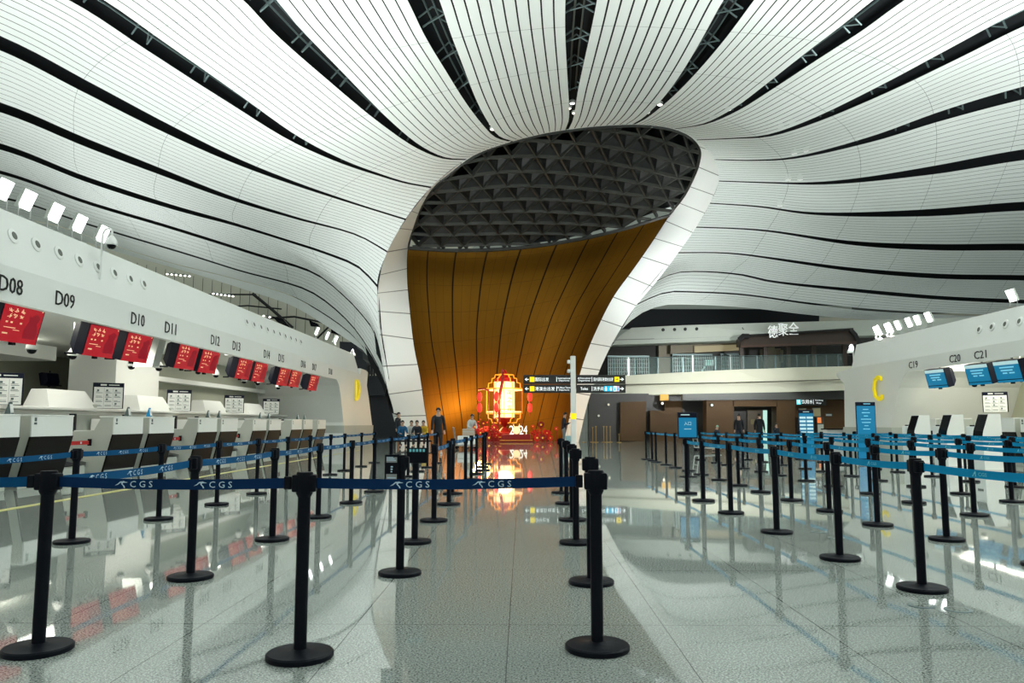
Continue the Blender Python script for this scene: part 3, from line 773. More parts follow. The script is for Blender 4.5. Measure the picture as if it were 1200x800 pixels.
# one spare monitor seen from behind on the far side of the island, and the silver edge panel by D11
q = at(55, 445, 26)
t = thing('hanging_monitor', 'black back of a monitor hanging on the far side of the left island', 'monitor', q, PI - .2)
for c in kids([o for o in COL.objects if o.name == 'hanging_monitor'][0]):
    if not c.name.startswith('screen'): copy_tree(c, t)
t.scale = (.62, .62, .62)
mb = MB(); q = on_x(180, 411, -9.5); mb.prism([q + V((0, -.05, -.42)), q + V((.1, .12, -.40)), q + V((.2, .30, .40)), q + V((.1, .12, .40))], (-.5, 0, 0))
t = mb.build('display_panel', M['chrome']); tag(t, 'grey panel hanging edge-on beside the third red monitor', 'panel')

# ================================================================== counters on the left island
def counter(t, mirror=1, wide=1.3):
    # local: front faces +x, origin on the floor at the middle of the front
    w = wide / 2; out = []
    b = MB(); b.prism([(-.02, -w, .95), (-.20, -w, .06), (-.20, -w, 0), (-.95, -w, 0), (-.95, -w, 1.02), (-.45, -w, 1.05), (-.30, -w, 1.34), (-.02, -w, 1.34)], (0, wide, 0)); out.append(b.build('cabinet', M['grey'], t))
    p = MB(); p.bev((-.03, -w - .01, .95), (0, w + .01, 1.36), .008); out.append(p.build('front_panel', M['white'], t))
    k = MB(); k.prism([(.004, -w - .03, .955), (-.21, -w - .03, .03), (-.25, -w - .03, .03), (-.03, -w - .03, .955)], (0, wide + .06, 0)); out.append(k.build('kick_panel', M['blackpanel'], t))
    tp = MB(); tp.bev((-.34, -w - .015, 1.335), (.01, w + .015, 1.365), .006); out.append(tp.build('ledge', M['white'], t))
    lab = MB(); lab.box((.001, -w + .06, 1.24), (.006, -w + .12, 1.31)); lab.box((.001, -w + .05, 1.18), (.006, -w + .13, 1.22)); out.append(lab.build('label_plate', M['steel'], t))
    d = MB(); d.box((-.93, -w + .05, 1.02), (-.5, w - .05, 1.045)); out.append(d.build('desk_top', M['white'], t))
    return out
XC = -9.1
CY = []
for a in (14.05, 18.6, 23.1, 27.55, 31.95): CY += [(a - .83), (a + .83)]
CY = CY[:10] + [35.0]
proto = None
for k, y in enumerate(CY):
    t = thing('check_in_counter', f'white check-in counter with slanted black kick panel below the D{8 + k:02d} sign', 'counter', (XC, y, 0), 0, 'check-in counters of the left island')
    if proto is None: counter(t); proto = t
    else:
        for c in kids(proto): copy_tree(c, t)
# small document stands on the ledges
def doc_stand(loc, rz, label, mt, h=.22):
    t = thing('document_stand', label, 'stand', loc, rz, 'small stands on the left counters')
    a = MB(); a.prism([(0, -.05, 0), (-.11, -.05, 0), (-.04, -.05, h)], (0, .1, 0)); a.build('frame', mt, t)
    c = MB(); R = Matrix.Rotation(-.17, 3, 'Y'); c.cbox((-.012, 0, h * .47), (.006, .08, h * .72), R); c.build('card', M['paper'], t)
DS = [(0, 33, 0), (2, 150, 0), (3, 175, 1), (4, 244, 0), (5, 257, 0), (6, 305, 0), (7, 315, 0), (8, 351, 0), (9, 357, 0)]
for k, (ci, x, bl_) in enumerate(DS):
    y = on_x(x, 480, XC - .17).y
    lim = CY[ci]; y = min(max(y, lim - .6), lim + .6)
    doc_stand((XC - .12, y, 1.366), 0, f'small {"blue" if bl_ else "grey"} tent stand on the ledge of the D{8 + ci:02d} counter', M['bluescreen'] if bl_ else M['steel'])
# chairs behind the counters
def chair(t):
    out = []
    s = MB(); s.bev((-.24, -.24, .78), (.24, .24, .86), .03); out.append(s.build('seat', M['black'], t))
    b = MB()
    rows = []
    for i in range(7):
        z = .98 + .44 * i / 6; r = []
        for j in range(7):
            u = (j - 3) / 3; ww = .25 * (1 - .25 * (i / 6) ** 3); r.append(V((-.24 + .06 * u * u, u * ww, z)))
        rows.append(r)
    bk = [[p + V((-.04, 0, 0)) for p in r] for r in rows]
    b.grid(rows); b.grid(bk)
    for i in range(6):
        for e in (0, 6): b.add([rows[i][e], rows[i + 1][e], bk[i + 1][e], bk[i][e]], [(0, 1, 2, 3)])
    for j in range(6):
        for e in (0, 6): b.add([rows[e][j], rows[e][j + 1], bk[e][j + 1], bk[e][j]], [(0, 1, 2, 3)])
    out.append(b.build('backrest', M['black'], t))
    c = MB(); c.tube([(0, 0, .1), (0, 0, .78)], .03, 8); c.tube([(-.1, 0, .8), (-.27, 0, .84), (-.28, 0, 1.05)], .02, 6); out.append(c.build('column', M['chrome'], t))
    for q in range(5):
        l = MB(); a = 2 * PI * q / 5; l.tube([(0, 0, .12), (.28 * math.cos(a), .28 * math.sin(a), .06)], [.025, .016], 6); l.lathe([(.02, 0), (.03, .02), (.02, .05)], (.28 * math.cos(a), .28 * math.sin(a), 0), 8); out.append(l.build('leg', M['black'], t))
    return out
proto = None
for k, (x, ci) in enumerate([(68, 1), (134, 2), (196, 3), (234, 4), (322, 8)]):
    y = (17.35, 19.65, 22.5, 24.0, 32.3)[k]
    t = thing('office_chair', f'black office chair with a rounded back behind the D{8 + ci:02d} counter', 'chair', (-10.42, y, 0), PI + .3, 'chairs behind the left counters')
    if proto is None: chair(t); proto = t
    else:
        for c in kids(proto): copy_tree(c, t)
# baggage conveyors between pairs of counters with red tape across
GAPS = [(CY[i] + CY[i + 1]) / 2 for i in (1, 3, 5, 7)] + [33.9]
for k, y in enumerate(GAPS):
    t = thing('baggage_conveyor', f'low baggage conveyor with black belt between the D{9 + 2 * k:02d} and D{10 + 2 * k:02d} counters', 'conveyor', (XC, y, 0), 0, 'baggage conveyors of the left island')
    w = .60 if k < 4 else .3
    a = MB(); a.prism([(-.5, -w, .0), (-1.32, -w, 0), (-1.32, -w, .44), (-.5, -w, .28)], (0, 2 * w, 0)); a.build('body', M['grey'], t)
    c = MB(); c.prism([(-.49, -w + .1, .29), (-1.33, -w + .1, .45), (-1.33, -w + .1, .465), (-.49, -w + .1, .305)], (0, 2 * w - .2, 0)); c.build('belt', M['black'], t)
    for s in (-1, 1):
        g = MB(); g.prism([(-.46, s * (w + .03), .24), (-1.34, s * (w + .03), .4), (-1.34, s * (w + .03), .56), (-.46, s * (w + .03), .36)], (0, -.05 * s, 0)); g.build('side_guard', M['chrome'], t)
    t2 = thing('tape_barrier', f'red tape barrier across the conveyor between the D{9 + 2 * k:02d} and D{10 + 2 * k:02d} counters', 'barrier', (XC - .45, y, .74), 0, 'red tape barriers')
    hw = (.67 if k < 4 else .35)
    a = MB(); a.bev((-.02, -hw, .0), (-.012, hw, .085), .002); a.build('tape', M['red'], t2)
    for s in (-1, 1):
        e = MB(); e.bev((-.05, s * hw - .03, -.03), (.02, s * hw + .03, .12), .008); e.build('end_box', M['black'], t2)
    b = MB(); b.box((-.010, .3, .02), (-.008, .36, .065)); b.build('print', M['beltprint'], t2)
    # white weighing cabinet behind it
    WZ = .42 if k < 4 else .25
    t3 = thing('weighing_cabinet', f'white cabinet with grey side and small screen behind the conveyor after the D{9 + 2 * k:02d} counter', 'cabinet', (-10.86, y - .25, 0), 0, 'white cabinets behind the conveyors')
    a = MB(); a.bev((-.5, -.42, .0), (.35, .42, 1.32), .02); a.build('body', M['white'], t3)
    a = MB(); a.box((.352, -.36, .62), (.36, .36, 1.26)); a.build('side_panel', mat_side, t3) if False else a.build('front_panel', M['grey'], t3)
    a = MB(); a.box((.28, -.3, 1.32), (.34, .30, 1.38)); a.build('display', M['navy'], t3)
    a = MB(); a.tube([(.42, .25, .72), (.5, .3, .7), (.46, .1, .6), (.5, -.2, .5)], .012, 6); a.tube([(.36, -.1, .78), (.44, 0, .75), (.40, .18, .77)], .03, 6); a.build('scanner_cable', M['black'], t3) if k < 4 else None
# continuous baggage spine with its sloped hoods and information boards
t = thing('conveyor_spine', 'long white baggage spine running behind the left check-in counters', 'conveyor', (-11.9, 0, 0))
a = MB(); a.bev((-.08, 9, 0), (.45, 36.9, 1.52), .03); a.build('housing', M['white'], t)
a = MB(); a.bev((-.09, 9, 1.52), (.62, 36.95, 1.60), .02); a.build('worktop', M['white'], t)
a = MB(); a.box((.452, 9.3, .25), (.46, 36.7, 1.42)); a.build('side_panel', M['grey'], t)
HY = [15.05, 19.35, 23.75, 28.5, 32.95]
for k, y in enumerate(HY):
    t = thing('conveyor_hood', f'white sloped hood on the left baggage spine beside the {ORD[k]} information board', 'hood', (-11.63, y, 1.602), 0, 'sloped hoods on the left spine')
    a = MB(); b0 = [(-.34, -1.05, 0), (.30, -1.05, 0), (.30, 1.05, 0), (-.34, 1.05, 0)]; b1 = [(-.3, -.82, .44), (.08, -.82, .44), (.08, .82, .44), (-.3, .82, .44)]
    a.add(b0 + b1, [(0, 3, 2, 1), (4, 5, 6, 7), (0, 1, 5, 4), (1, 2, 6, 5), (2, 3, 7, 6), (3, 0, 4, 7)]); a.build('shell', M['white'], t)
    a = MB(); a.box((.20, .9, .02), (.32, 1.0, .1)); a.build('end_stop', M['grey'], t)
def board(loc, rz, label, group, first=[None]):
    t = thing('information_board', label, 'board', loc, rz, group)
    if first[0]:
        for c in first[0]: copy_tree(c, t)
        return t
    a = MB(); a.bev((-.03, -.38, 0), (0, .38, .70), .006); f = a.build('frame', M['navy'], t)
    b = MB(); b.box((0.001, -.35, .01), (.006, .35, .58)); s = b.build('sheet', M['paper'], t)
    c = MB(); rd = random.Random(5)
    for i in range(3):
        for j in range(4):
            y0, z0 = -.3 + .22 * i, .06 + .12 * j
            c.box((.006, y0, z0), (.0075, y0 + .16, z0 + .012)); c.box((.006, y0, z0 + .03), (.0075, y0 + rd.uniform(.06, .16), z0 + .04))
            if rd.random() < .6: c.box((.006, y0 + .02, z0 + .05), (.0075, y0 + .07, z0 + .095))
    for i in range(2): c.box((.006, -.11 + .22 * i, .03), (.0075, -.105 + .22 * i, .56))
    c.build('print', M['steel'], s)
    d = MB(); d.box((.001, -.2, .62), (.006, -.05, .66)); d.box((.001, 0, .63), (.006, .26, .65)); d.build('heading', M['paper'], t)
    first[0] = kids(t); return t
for k, x in enumerate((4, 128, 213, 277, 319)):
    q = on_x(x, 460, -11.25)
    board((-11.27, q.y - .12 * (k in (2, 3)), 1.602), -.95, f'blue framed information board on the left spine, {ORD[k]} from the picture edge', 'information boards on the left spine')

# ================================================================== right counters and kiosks
XK = 13.9
CR = [17.4, 19.1, 21.4, 23.0, 25.6, 27.2]
for k, y in enumerate(CR):
    t = thing('check_in_counter', f'{ORD[len(CR) - 1 - k]} right-hand check-in counter with black kick panel, counted from the yellow C', 'counter', (XK + .2, y, 0), PI, 'check-in counters of the right island')
    if k == 0: counter(t); proto = t
    else:
        for c in kids(proto): copy_tree(c, t)
t = thing('conveyor_spine', 'white baggage spine behind the right check-in counters', 'conveyor', (17, 0, 0))
a = MB(); a.bev((-.6, 8, 0), (.8, 24.8, 1.50), .03); a.build('housing', M['white'], t); a = MB(); a.bev((-.75, 8, 1.50), (.85, 24.85, 1.58), .02); a.build('worktop', M['white'], t)
for k, y in enumerate((18.0, 22.6)):
    t = thing('conveyor_hood', ('white sloped hood on the right spine at the picture edge', 'white sloped hood behind the board on the right spine')[k], 'hood', (16.8, y, 1.58), PI, 'sloped hoods on the right spine')
    a = MB(); a.add(b0 + b1, [(0, 3, 2, 1), (4, 5, 6, 7), (0, 1, 5, 4), (1, 2, 6, 5), (2, 3, 7, 6), (3, 0, 4, 7)]); a.build('shell', M['white'], t)
q = on_x(1165, 480, 16.2); board((16.25, q.y, 1.58), PI + .9, 'white information board with black heading on the right spine', 'information boards')
def kiosk(loc, rz, label):
    t = thing('self_service_kiosk', label, 'kiosk', loc, rz, 'self-service kiosks')
    a = MB(); a.prism([(.25, -.2, 0), (.25, -.2, .85), (.22, -.2, 1.0), (.05, -.2, 1.45), (-.28, -.2, 1.45), (-.32, -.2, 0)], (0, .4, 0)); a.build('body', M['white'], t)
    b = MB(); b.prism([(.256, -.18, .84), (.226, -.18, 1.0), (.062, -.18, 1.44), (.045, -.18, 1.44), (.2, -.18, 1.0), (.23, -.18, .84)], (0, .36, 0)); b.build('screen', M['glassdark'], t)
    c = MB(); c.bev((-.3, -.5, 0), (.2, -.22, 1.12), .02); c.build('printer_cabinet', M['white'], t)
    d = MB(); d.bev((-.12, -.46, 1.12), (.12, -.28, 1.16), .01); d.build('scanner', M['black'], t)
    e = MB(); e.box((.25, -.1, .5), (.262, .1, .56)); e.build('slot', M['ink'], t)
for k, (x, Y) in enumerate([(1075, 24.2), (1113, 22.3), (1155, 20.6)]):
    q = at(x, 497, Y); kiosk((q.x, Y, 0), PI + .12, ('white self-service kiosk with black screen nearest the pier with the C', 'white self-service kiosk between two others on the right', 'white self-service kiosk beside the board on the right')[k])
mb = MB(); mb.prism([floor_at(-40, 604), floor_at(-40, 606), floor_at(425, 527.0), floor_at(425, 526.6)], (0, 0, .006)); struct(mb.build('trim_6', mat('yellow_floor_line', (.45, .43, .13), .4)))
# ================================================================== belt stanchions
POST_H = 0.945
def stanchion_parts(t):
    a = MB(); a.lathe([(.168, 0), (.172, .006), (.172, .024), (.164, .031), (.05, .036), (.037, .045)], (0, 0, 0), 36); a.build('base', M['black'], t, smooth=True)
    b = MB(); b.lathe([(.033, .04), (.033, .83)], (0, 0, 0), 20); b.build('pole', M['black'], t, smooth=True)
    c = MB(); c.lathe([(.034, .815), (.044, .835), (.044, .935), (.040, .945)], (0, 0, 0), 20)
    c.bev((-.062, -.034, .842), (.062, .034, .932), .008); c.build('belt_head', M['black'], t, smooth=True)
def logo_pts(kind):
    if kind == 'bird':                # a runner-like swoosh with two wings
        return [[(-1.0, -.25), (-.55, .05), (-.2, .42), (.15, .45), (.2, .25), (-.15, .2), (-.5, -.1)], [(.0, .34), (.35, .52), (.55, .38), (.95, .30), (.95, .24), (.5, .22), (.3, .2), (.2, .02), (.5, -.3), (.62, -.62), (.42, -.6), (.3, -.32), (.0, .0)]]
    return [[(-1, -.7), (.1, .75), (.5, .75), (.5, -.7), (.2, -.7), (.2, -.05), (-.25, -.05), (-.62, -.7)]]
def print_belt(mbx, length, z, side, pitch, kind, sag, res):
    """belt print on the face at local y = side * 0.002; belt runs along +x"""
    n = V((0, side, 0)); R = frame_for(n); cnt = max(1, int((length - .24) / pitch))
    start = length / 2 - (cnt - 1) * pitch / 2
    hgt = .033 if kind == 'bird' else .026
    for k in range(cnt):
        x = start + k * pitch; zz = z - sag * (1 - (2 * x / length - 1) ** 2)
        if kind == 'bird':
            put_text(mbx, 'C G S', (x - side * .034, side * .0022, zz), n, height=hgt, width=.125, res=res)
            lc = V((x + side * .078, side * .0022, zz)); ls = .036
        else:
            put_text(mbx, 'CGS', (x - side * .034, side * .0022, zz), n, height=.022, width=.085, res=res)
            lc = V((x + side * .045, side * .0022, zz)); ls = .026
        for p in logo_pts(kind):
            mbx.add([lc + R @ V((u * ls, v * ls * .9, 0)) for u, v in p], [tuple(range(len(p)))])
def belt(t, d, kind, material, pmat, far=False, pitch=.46, turn=0.0):
    """d: vector from this post to the next, in world axes; post itself is turned so its local +x lies along d"""
    Lb = d.length - .100; sag = .012; z = .887; hw = .027
    a = MB(); rows = []
    for i in range(13):
        x = .045 + (Lb - .02) * i / 12; s = sag * (1 - (2 * i / 12 - 1) ** 2); rows.append((x, s))
    vs = []; fs = []
    for x, s in rows: vs += [V((x, -.0011, z - hw - s)), V((x, -.0011, z + hw - s)), V((x, .0011, z + hw - s)), V((x, .0011, z - hw - s))]
    for i in range(12):
        for q in range(4): fs.append((i * 4 + q, i * 4 + (q + 1) % 4, i * 4 + 4 + (q + 1) % 4, i * 4 + 4 + q))
    fs += [(0, 1, 2, 3), (48, 51, 50, 49)]
    a.add(vs, fs); bo = a.build('belt', material, t); bo.rotation_euler = (0, 0, turn)
    g = MB()
    for side in (-1, 1): print_belt(g, d.length, z, side, pitch, kind, sag, 1 if far else 2)
    g.build('belt_print', pmat, bo, recalc=False)
    e = MB(); e.bev((Lb - .01, -.012, z - .034), (Lb + .028, .012, z + .034), .004); e.build('belt_clip', M['black'], bo)
proto = [None]
def stanchion(x, y, d, label, group, kind, bm_, pm_, far=False, pitch=.46):
    rz = math.atan2(d.y, d.x) if d is not None else 0
    t = thing('belt_stanchion', label, 'stanchion', (x, y, 0), rz, group)
    if proto[0] is None: stanchion_parts(t); proto[0] = kids(t)
    else:
        for c in proto[0]:
            q = c.copy(); COL.objects.link(q); q.parent = t
    if d is not None: belt(t, d, kind, bm_, pm_, far, pitch)
    return t
def ordn(k): return ORD[k] if k < len(ORD) else f'{k}th'
ROWS = [
 ('L1', -4.53, [5.9, 7.88, 9.74, 11.5, 13.24, 15.0, 16.54, 18.15, 19.74, 21.66, 23.73], 'in the belt row nearest the left check-in counters'),
 ('L2', -2.59, [4.19, 6.11, 8.07, 9.97, 11.76, 13.67, 15.44, 17.5, 19.43, 21.2, 23.5], 'in the second belt row from the left check-in counters'),
 ('L3', -1.09, [4.10, 6.29, 7.92, 9.62, 11.55, 13.29, 14.9, 16.59, 18.49, 19.9, 21.5, 23.1], 'in the belt row along the left of the aisle'),
 ('M', None, [4.26, 5.96, 7.89, 9.72, 11.69, 13.47], 'in the beltless line right of the aisle'),
 ('A', 2.82, [4.3, 5.77, 7.02, 8.67, 10.5, 12.14, 13.4], 'in the sky blue belt row nearest the aisle'),
 ('B', 4.19, [6.7, 8.16, 9.31, 10.76, 12.23, 13.68, 15.11, 16.54, 18.26, 19.69, 21.16, 22.65, 24.2, 25.2, 26.1], 'in the second sky blue belt row from the aisle'),
 ('C', 5.91, [8.8, 10.31, 11.9, 13.38, 14.94, 16.35, 18.0, 19.37, 20.79, 22.53, 23.8, 25.78], 'in the third sky blue belt row from the aisle'),
 ('D', 7.49, [10.6, 12.06, 13.4, 14.96, 16.46, 17.82, 19.46, 20.7, 22.42, 24.3, 25.8], 'in the fourth sky blue belt row from the aisle'),
 ('E', 9.29, [13.4, 14.85, 16.25, 17.76, 19.35, 20.65, 22.45, 24.2, 26.1], 'in the fifth sky blue belt row from the aisle'),
 ('F', 10.98, [16.2, 17.78, 19.38, 20.5, 21.86, 23.2, 24.72, 25.7], 'in the sky blue belt row nearest the kiosks'),
]
GRP = {'L1': 'stanchions left of the aisle', 'L2': 'stanchions left of the aisle', 'L3': 'stanchions left of the aisle', 'M': 'stanchions right of the aisle'}
MX = [.40, .52, .54, .62, .66, .67]
L3X = {1: -.98, 5: -1.19, 9: -1.0}
for name, X, ys, where in ROWS:
    left = name[0] == 'L'; rn = random.Random(name)
    xs = [MX[i] if name == 'M' else (L3X.get(i, X) if name == 'L3' else X + rn.uniform(-.03, .03)) for i in range(len(ys))]
    if name == 'A': xs[1] = 2.90; xs[0] = 2.97
    if name == 'B': xs[1] = 4.38; xs[0] = 4.4
    skip0 = name not in ('L2', 'L3', 'M')         # the first post of the other rows stands outside the picture
    for i, y in enumerate(ys):
        d = V((xs[i + 1] - xs[i], ys[i + 1] - y, 0)) if i + 1 < len(ys) else None
        if name == 'M': d = None
        k = i - (1 if skip0 else 0)
        if name in ('L2', 'L3', 'M') and i == 0: continue      # the front three carry the front belt, below
        if name == 'L3' and i in (2, 3) : pass
        if name == 'L3' and i < 6: d2 = None if i in (1, 2) else d
        else: d2 = d
        lab = f'black stanchion outside the edge {where}' if k < 0 else f'{ordn(k)} black stanchion {where}'
        if k < 0 and name not in ('L1', 'A'): lab = f'black stanchion at the picture edge {where}'
        far = y > 12
        if left: stanchion(xs[i], y, d2, lab, GRP[name], 'bird', M['midbelt'], M['beltprint'], far)
        elif name == 'M': stanchion(xs[i], y, None, lab, GRP[name], 'bird', M['midbelt'], M['beltprint'], far)
        else: stanchion(xs[i], y, d2, lab, 'stanchions of the right queue', 'tri', M['skybelt'], M['beltprint2'], far, .62 if y < 9 else .5)
# the front belt: three posts across the aisle and one beyond the left edge
pl, pm, pr = V((-2.57, 4.19, 0)), V((-1.15, 4.10, 0)), V((.40, 4.26, 0))
PLT = stanchion(pl.x, pl.y, pm - pl, 'black stanchion at the near left corner, carrying the front navy belt', 'front stanchions', 'bird', M['navybelt'], M['beltprint'], pitch=.44)
stanchion(pm.x, pm.y, pr - pm, 'black stanchion near the front, in the middle of the navy belt', 'front stanchions', 'bird', M['navybelt'], M['beltprint'], pitch=.44)
stanchion(pr.x, pr.y, None, 'nearest black stanchion right of the aisle, where the navy belt ends', 'front stanchions', 'bird', M['navybelt'], M['beltprint'])
dd = V((-2.59, 6.11, 0)) - pl; belt(PLT, dd, 'bird', M['midbelt'], M['beltprint'], turn=math.atan2(dd.y, dd.x) - PLT.rotation_euler.z)
pe = V((-4.6, 4.05, 0))
stanchion(pe.x, pe.y, pl - pe, 'black stanchion just beyond the left edge with a blue belt', 'front stanchions', 'bird', M['midbelt'], M['beltprint'])
# belt cross-links closing the far ends of the right queue
# notice frames clipped on top of two posts
def notice(loc, rz, label, w, h, front):
    t = thing('notice_frame', label, 'notice', loc, rz, 'notices on the stanchions')
    a = MB(); a.bev((-w / 2, -.008, 0), (w / 2, .008, h), .004); a.build('frame', M['black'], t)
    if front:
        b = MB(); b.box((-w / 2 + .015, -.011, .02), (w / 2 - .015, -.0085, h - .02)); s = b.build('sheet', mat('notice_grey', (.25, .26, .25), .6), t)
        c = MB(); c.box((-w * .38, -.0125, h * .36), (w * .38, -.0112, h * .74)); c.build('picture', M['black'], s)
        d = MB()
        for q in range(3): d.box((-w * .06, -.0135, h * (.42 + .08 * q)), (w * (.05 + .02 * q), -.0127, h * (.46 + .08 * q)))
        for q in range(3): d.box((-w * .36, -.0125, h * (.80 + .05 * q)), (w * (.3 - .1 * q), -.0112, h * (.825 + .05 * q)))
        for q in range(2): d.box((-w * .3, -.0125, h * (.14 + .08 * q)), (w * .3, -.0112, h * (.17 + .08 * q)))
        d.build('print', M['beltprint'], s)
    else:
        d = MB()
        for q in range(5): d.box((-w * .42 + w * .17 * q, -.0095, h * .74), (-w * .42 + w * .17 * q + w * .11, -.0082, h * .92))
        d.build('print', M['beltprint2'], t)
notice((-1.05, 6.24, .71), 0, 'grey notice sheet in a narrow black frame on a left aisle post', .115, .24, True)
notice((-1.06, 7.845, .80), 0, 'wide black notice board with pale heading on a left aisle post', .20, .155, False)

# ================================================================== information screens standing in the queue
def totem(loc, rz, label, w, h, z0, lines):
    t = thing('information_screen', label, 'screen', loc, rz)
    a = MB(); a.bev((-w / 2, -.03, z0), (w / 2, .03, h), .01); a.build('casing', M['navy'], t)
    b = MB(); b.box((-w / 2 + .02, -.034, z0 + .03), (w / 2 - .02, -.031, h - .12)); s = b.build('screen', M['bluescreen'], t)
    if z0 > .2:
        c = MB(); c.tube([(0, .02, .02), (0, .02, z0 + .1)], .03, 8); c.build('pole', M['black'], t); c = MB(); c.lathe([(.2, 0), (.2, .015), (.05, .03)], (0, .02, 0), 20); c.build('base', M['black'], t)
    else:
        c = MB(); c.bev((-w / 2 - .03, -.15, 0), (w / 2 + .03, .15, z0), .01); c.build('base', M['navy'], t)
    g = MB()
    for kind, x, z, sx, sz in lines:
        if kind == 'bar': g.box((x - sx / 2, -.0365, z), (x + sx / 2, -.0345, z + sz))
        else: put_text(g, kind, (x, -.0355, z), (0, -1, 0), height=sz, width=sx)
    g.build('screen_text', M['palescreen'] if len(lines) > 9 else (M['screenprint'] if len(lines) > 4 else M['palescreen']), s)
q = at(805.5, 500, 17.6)
totem((q.x, 17.6, 0), 0, 'blue screen board on a stand reading entrance, by the sky blue belts', .44, 1.45, .86, [('入口', 0, 1.20, .16, .085), ('bar', 0, 1.07, .16, .012), ('bar', -.05, 1.385, .2, .02)])
q = at(1015, 500, 24.0)
totem((q.x, 24.0, 0), -.1, 'tall blue information totem in front of the pier with the C', .58, 1.86, .10, [('bar', .04, 1.79, .2, .025)] + [('bar', 0, 1.02 + .1 * k, (.2, .12, .26, .3, .12, .24, .16)[k], .022) for k in range(7)])
q = at(944.5, 495, 27.5)
totem((q.x, 27.5, 0), .05, 'screen with a pale blue timetable standing before the drinking water sign', .54, 1.68, .10, [('bar', 0, 1.60, .22, .02)] + [('bar', -.13 + .26 * (k % 2), .72 + .13 * (k // 2), .22, .07) for k in range(12)])
# floor socket covers
for k, (x, y) in enumerate([(1080, 709.5), (1123, 714.5), (980, 630), (960, 623)]):
    p = floor_at(x, y); t = thing('floor_socket', ('round metal floor cover with pale lid in the right foreground', 'round metal floor cover by the nearest right stanchion base', 'small metal floor cover behind the front right stanchions', 'small metal floor cover left of its pair')[k], 'floor socket', p, 0, 'floor socket covers')
    a = MB(); a.lathe([(.085, 0), (.085, .004), (.07, .006)], (0, 0, 0), 24); a.build('ring', M['steel'], t); b = MB(); b.lathe([(.062, .006), (.062, .007)], (0, 0, 0), 20); b.build('lid', M['floor'], t)
# ================================================================== wayfinding post with four sign boxes
YS = 36.6; S_ = YS / 900.0
pq = at(672, 500, YS)
sp_ = thing('wayfinding_sign', 'white post carrying two rows of dark direction boxes with arrows', 'sign', (pq.x, YS, 0))
def lz(y): return at(672, y, YS).z
def lx(x): return at(x, 450, YS).x - pq.x
a = MB(); a.bev((-.125, -.09, .0), (.125, .09, lz(417)), .03); a.build('post', M['white'], sp_)
a = MB(); a.box((-.128, -.095, lz(491)), (.128, .095, lz(484))); a.build('band', M['signyellow'], sp_)
a = MB(); a.bev((-.3, -.25, 0), (.3, .25, .04), .01); a.build('base', M['chrome'], sp_)
a = MB(); 
for y in (426, 437):
    a = MB(); a.lathe([(.05, 0), (.08, .03), (.08, .14), (.05, .18)], (-.2, 0, lz(y)), 12); a.box((-.2, -.03, lz(y - 2)), (-.12, .03, lz(y - 3.5))); a.build('loudspeaker', M['white'], sp_)
def arrow(mbx, c, s, left, mi):
    k = -1 if left else 1; c = V(c)
    pts = [(-1, .16), (.25, .16), (-.25, .68), (.1, .68), (.95, 0), (.1, -.68), (-.25, -.68), (.25, -.16), (-1, -.16)]
    mbx.add([c + V((k * u * s, 0, v * s)) for u, v in pts], [tuple(range(9))], mi)
rowsS = [(439.3, 449.6), (450.6, 460.2)]
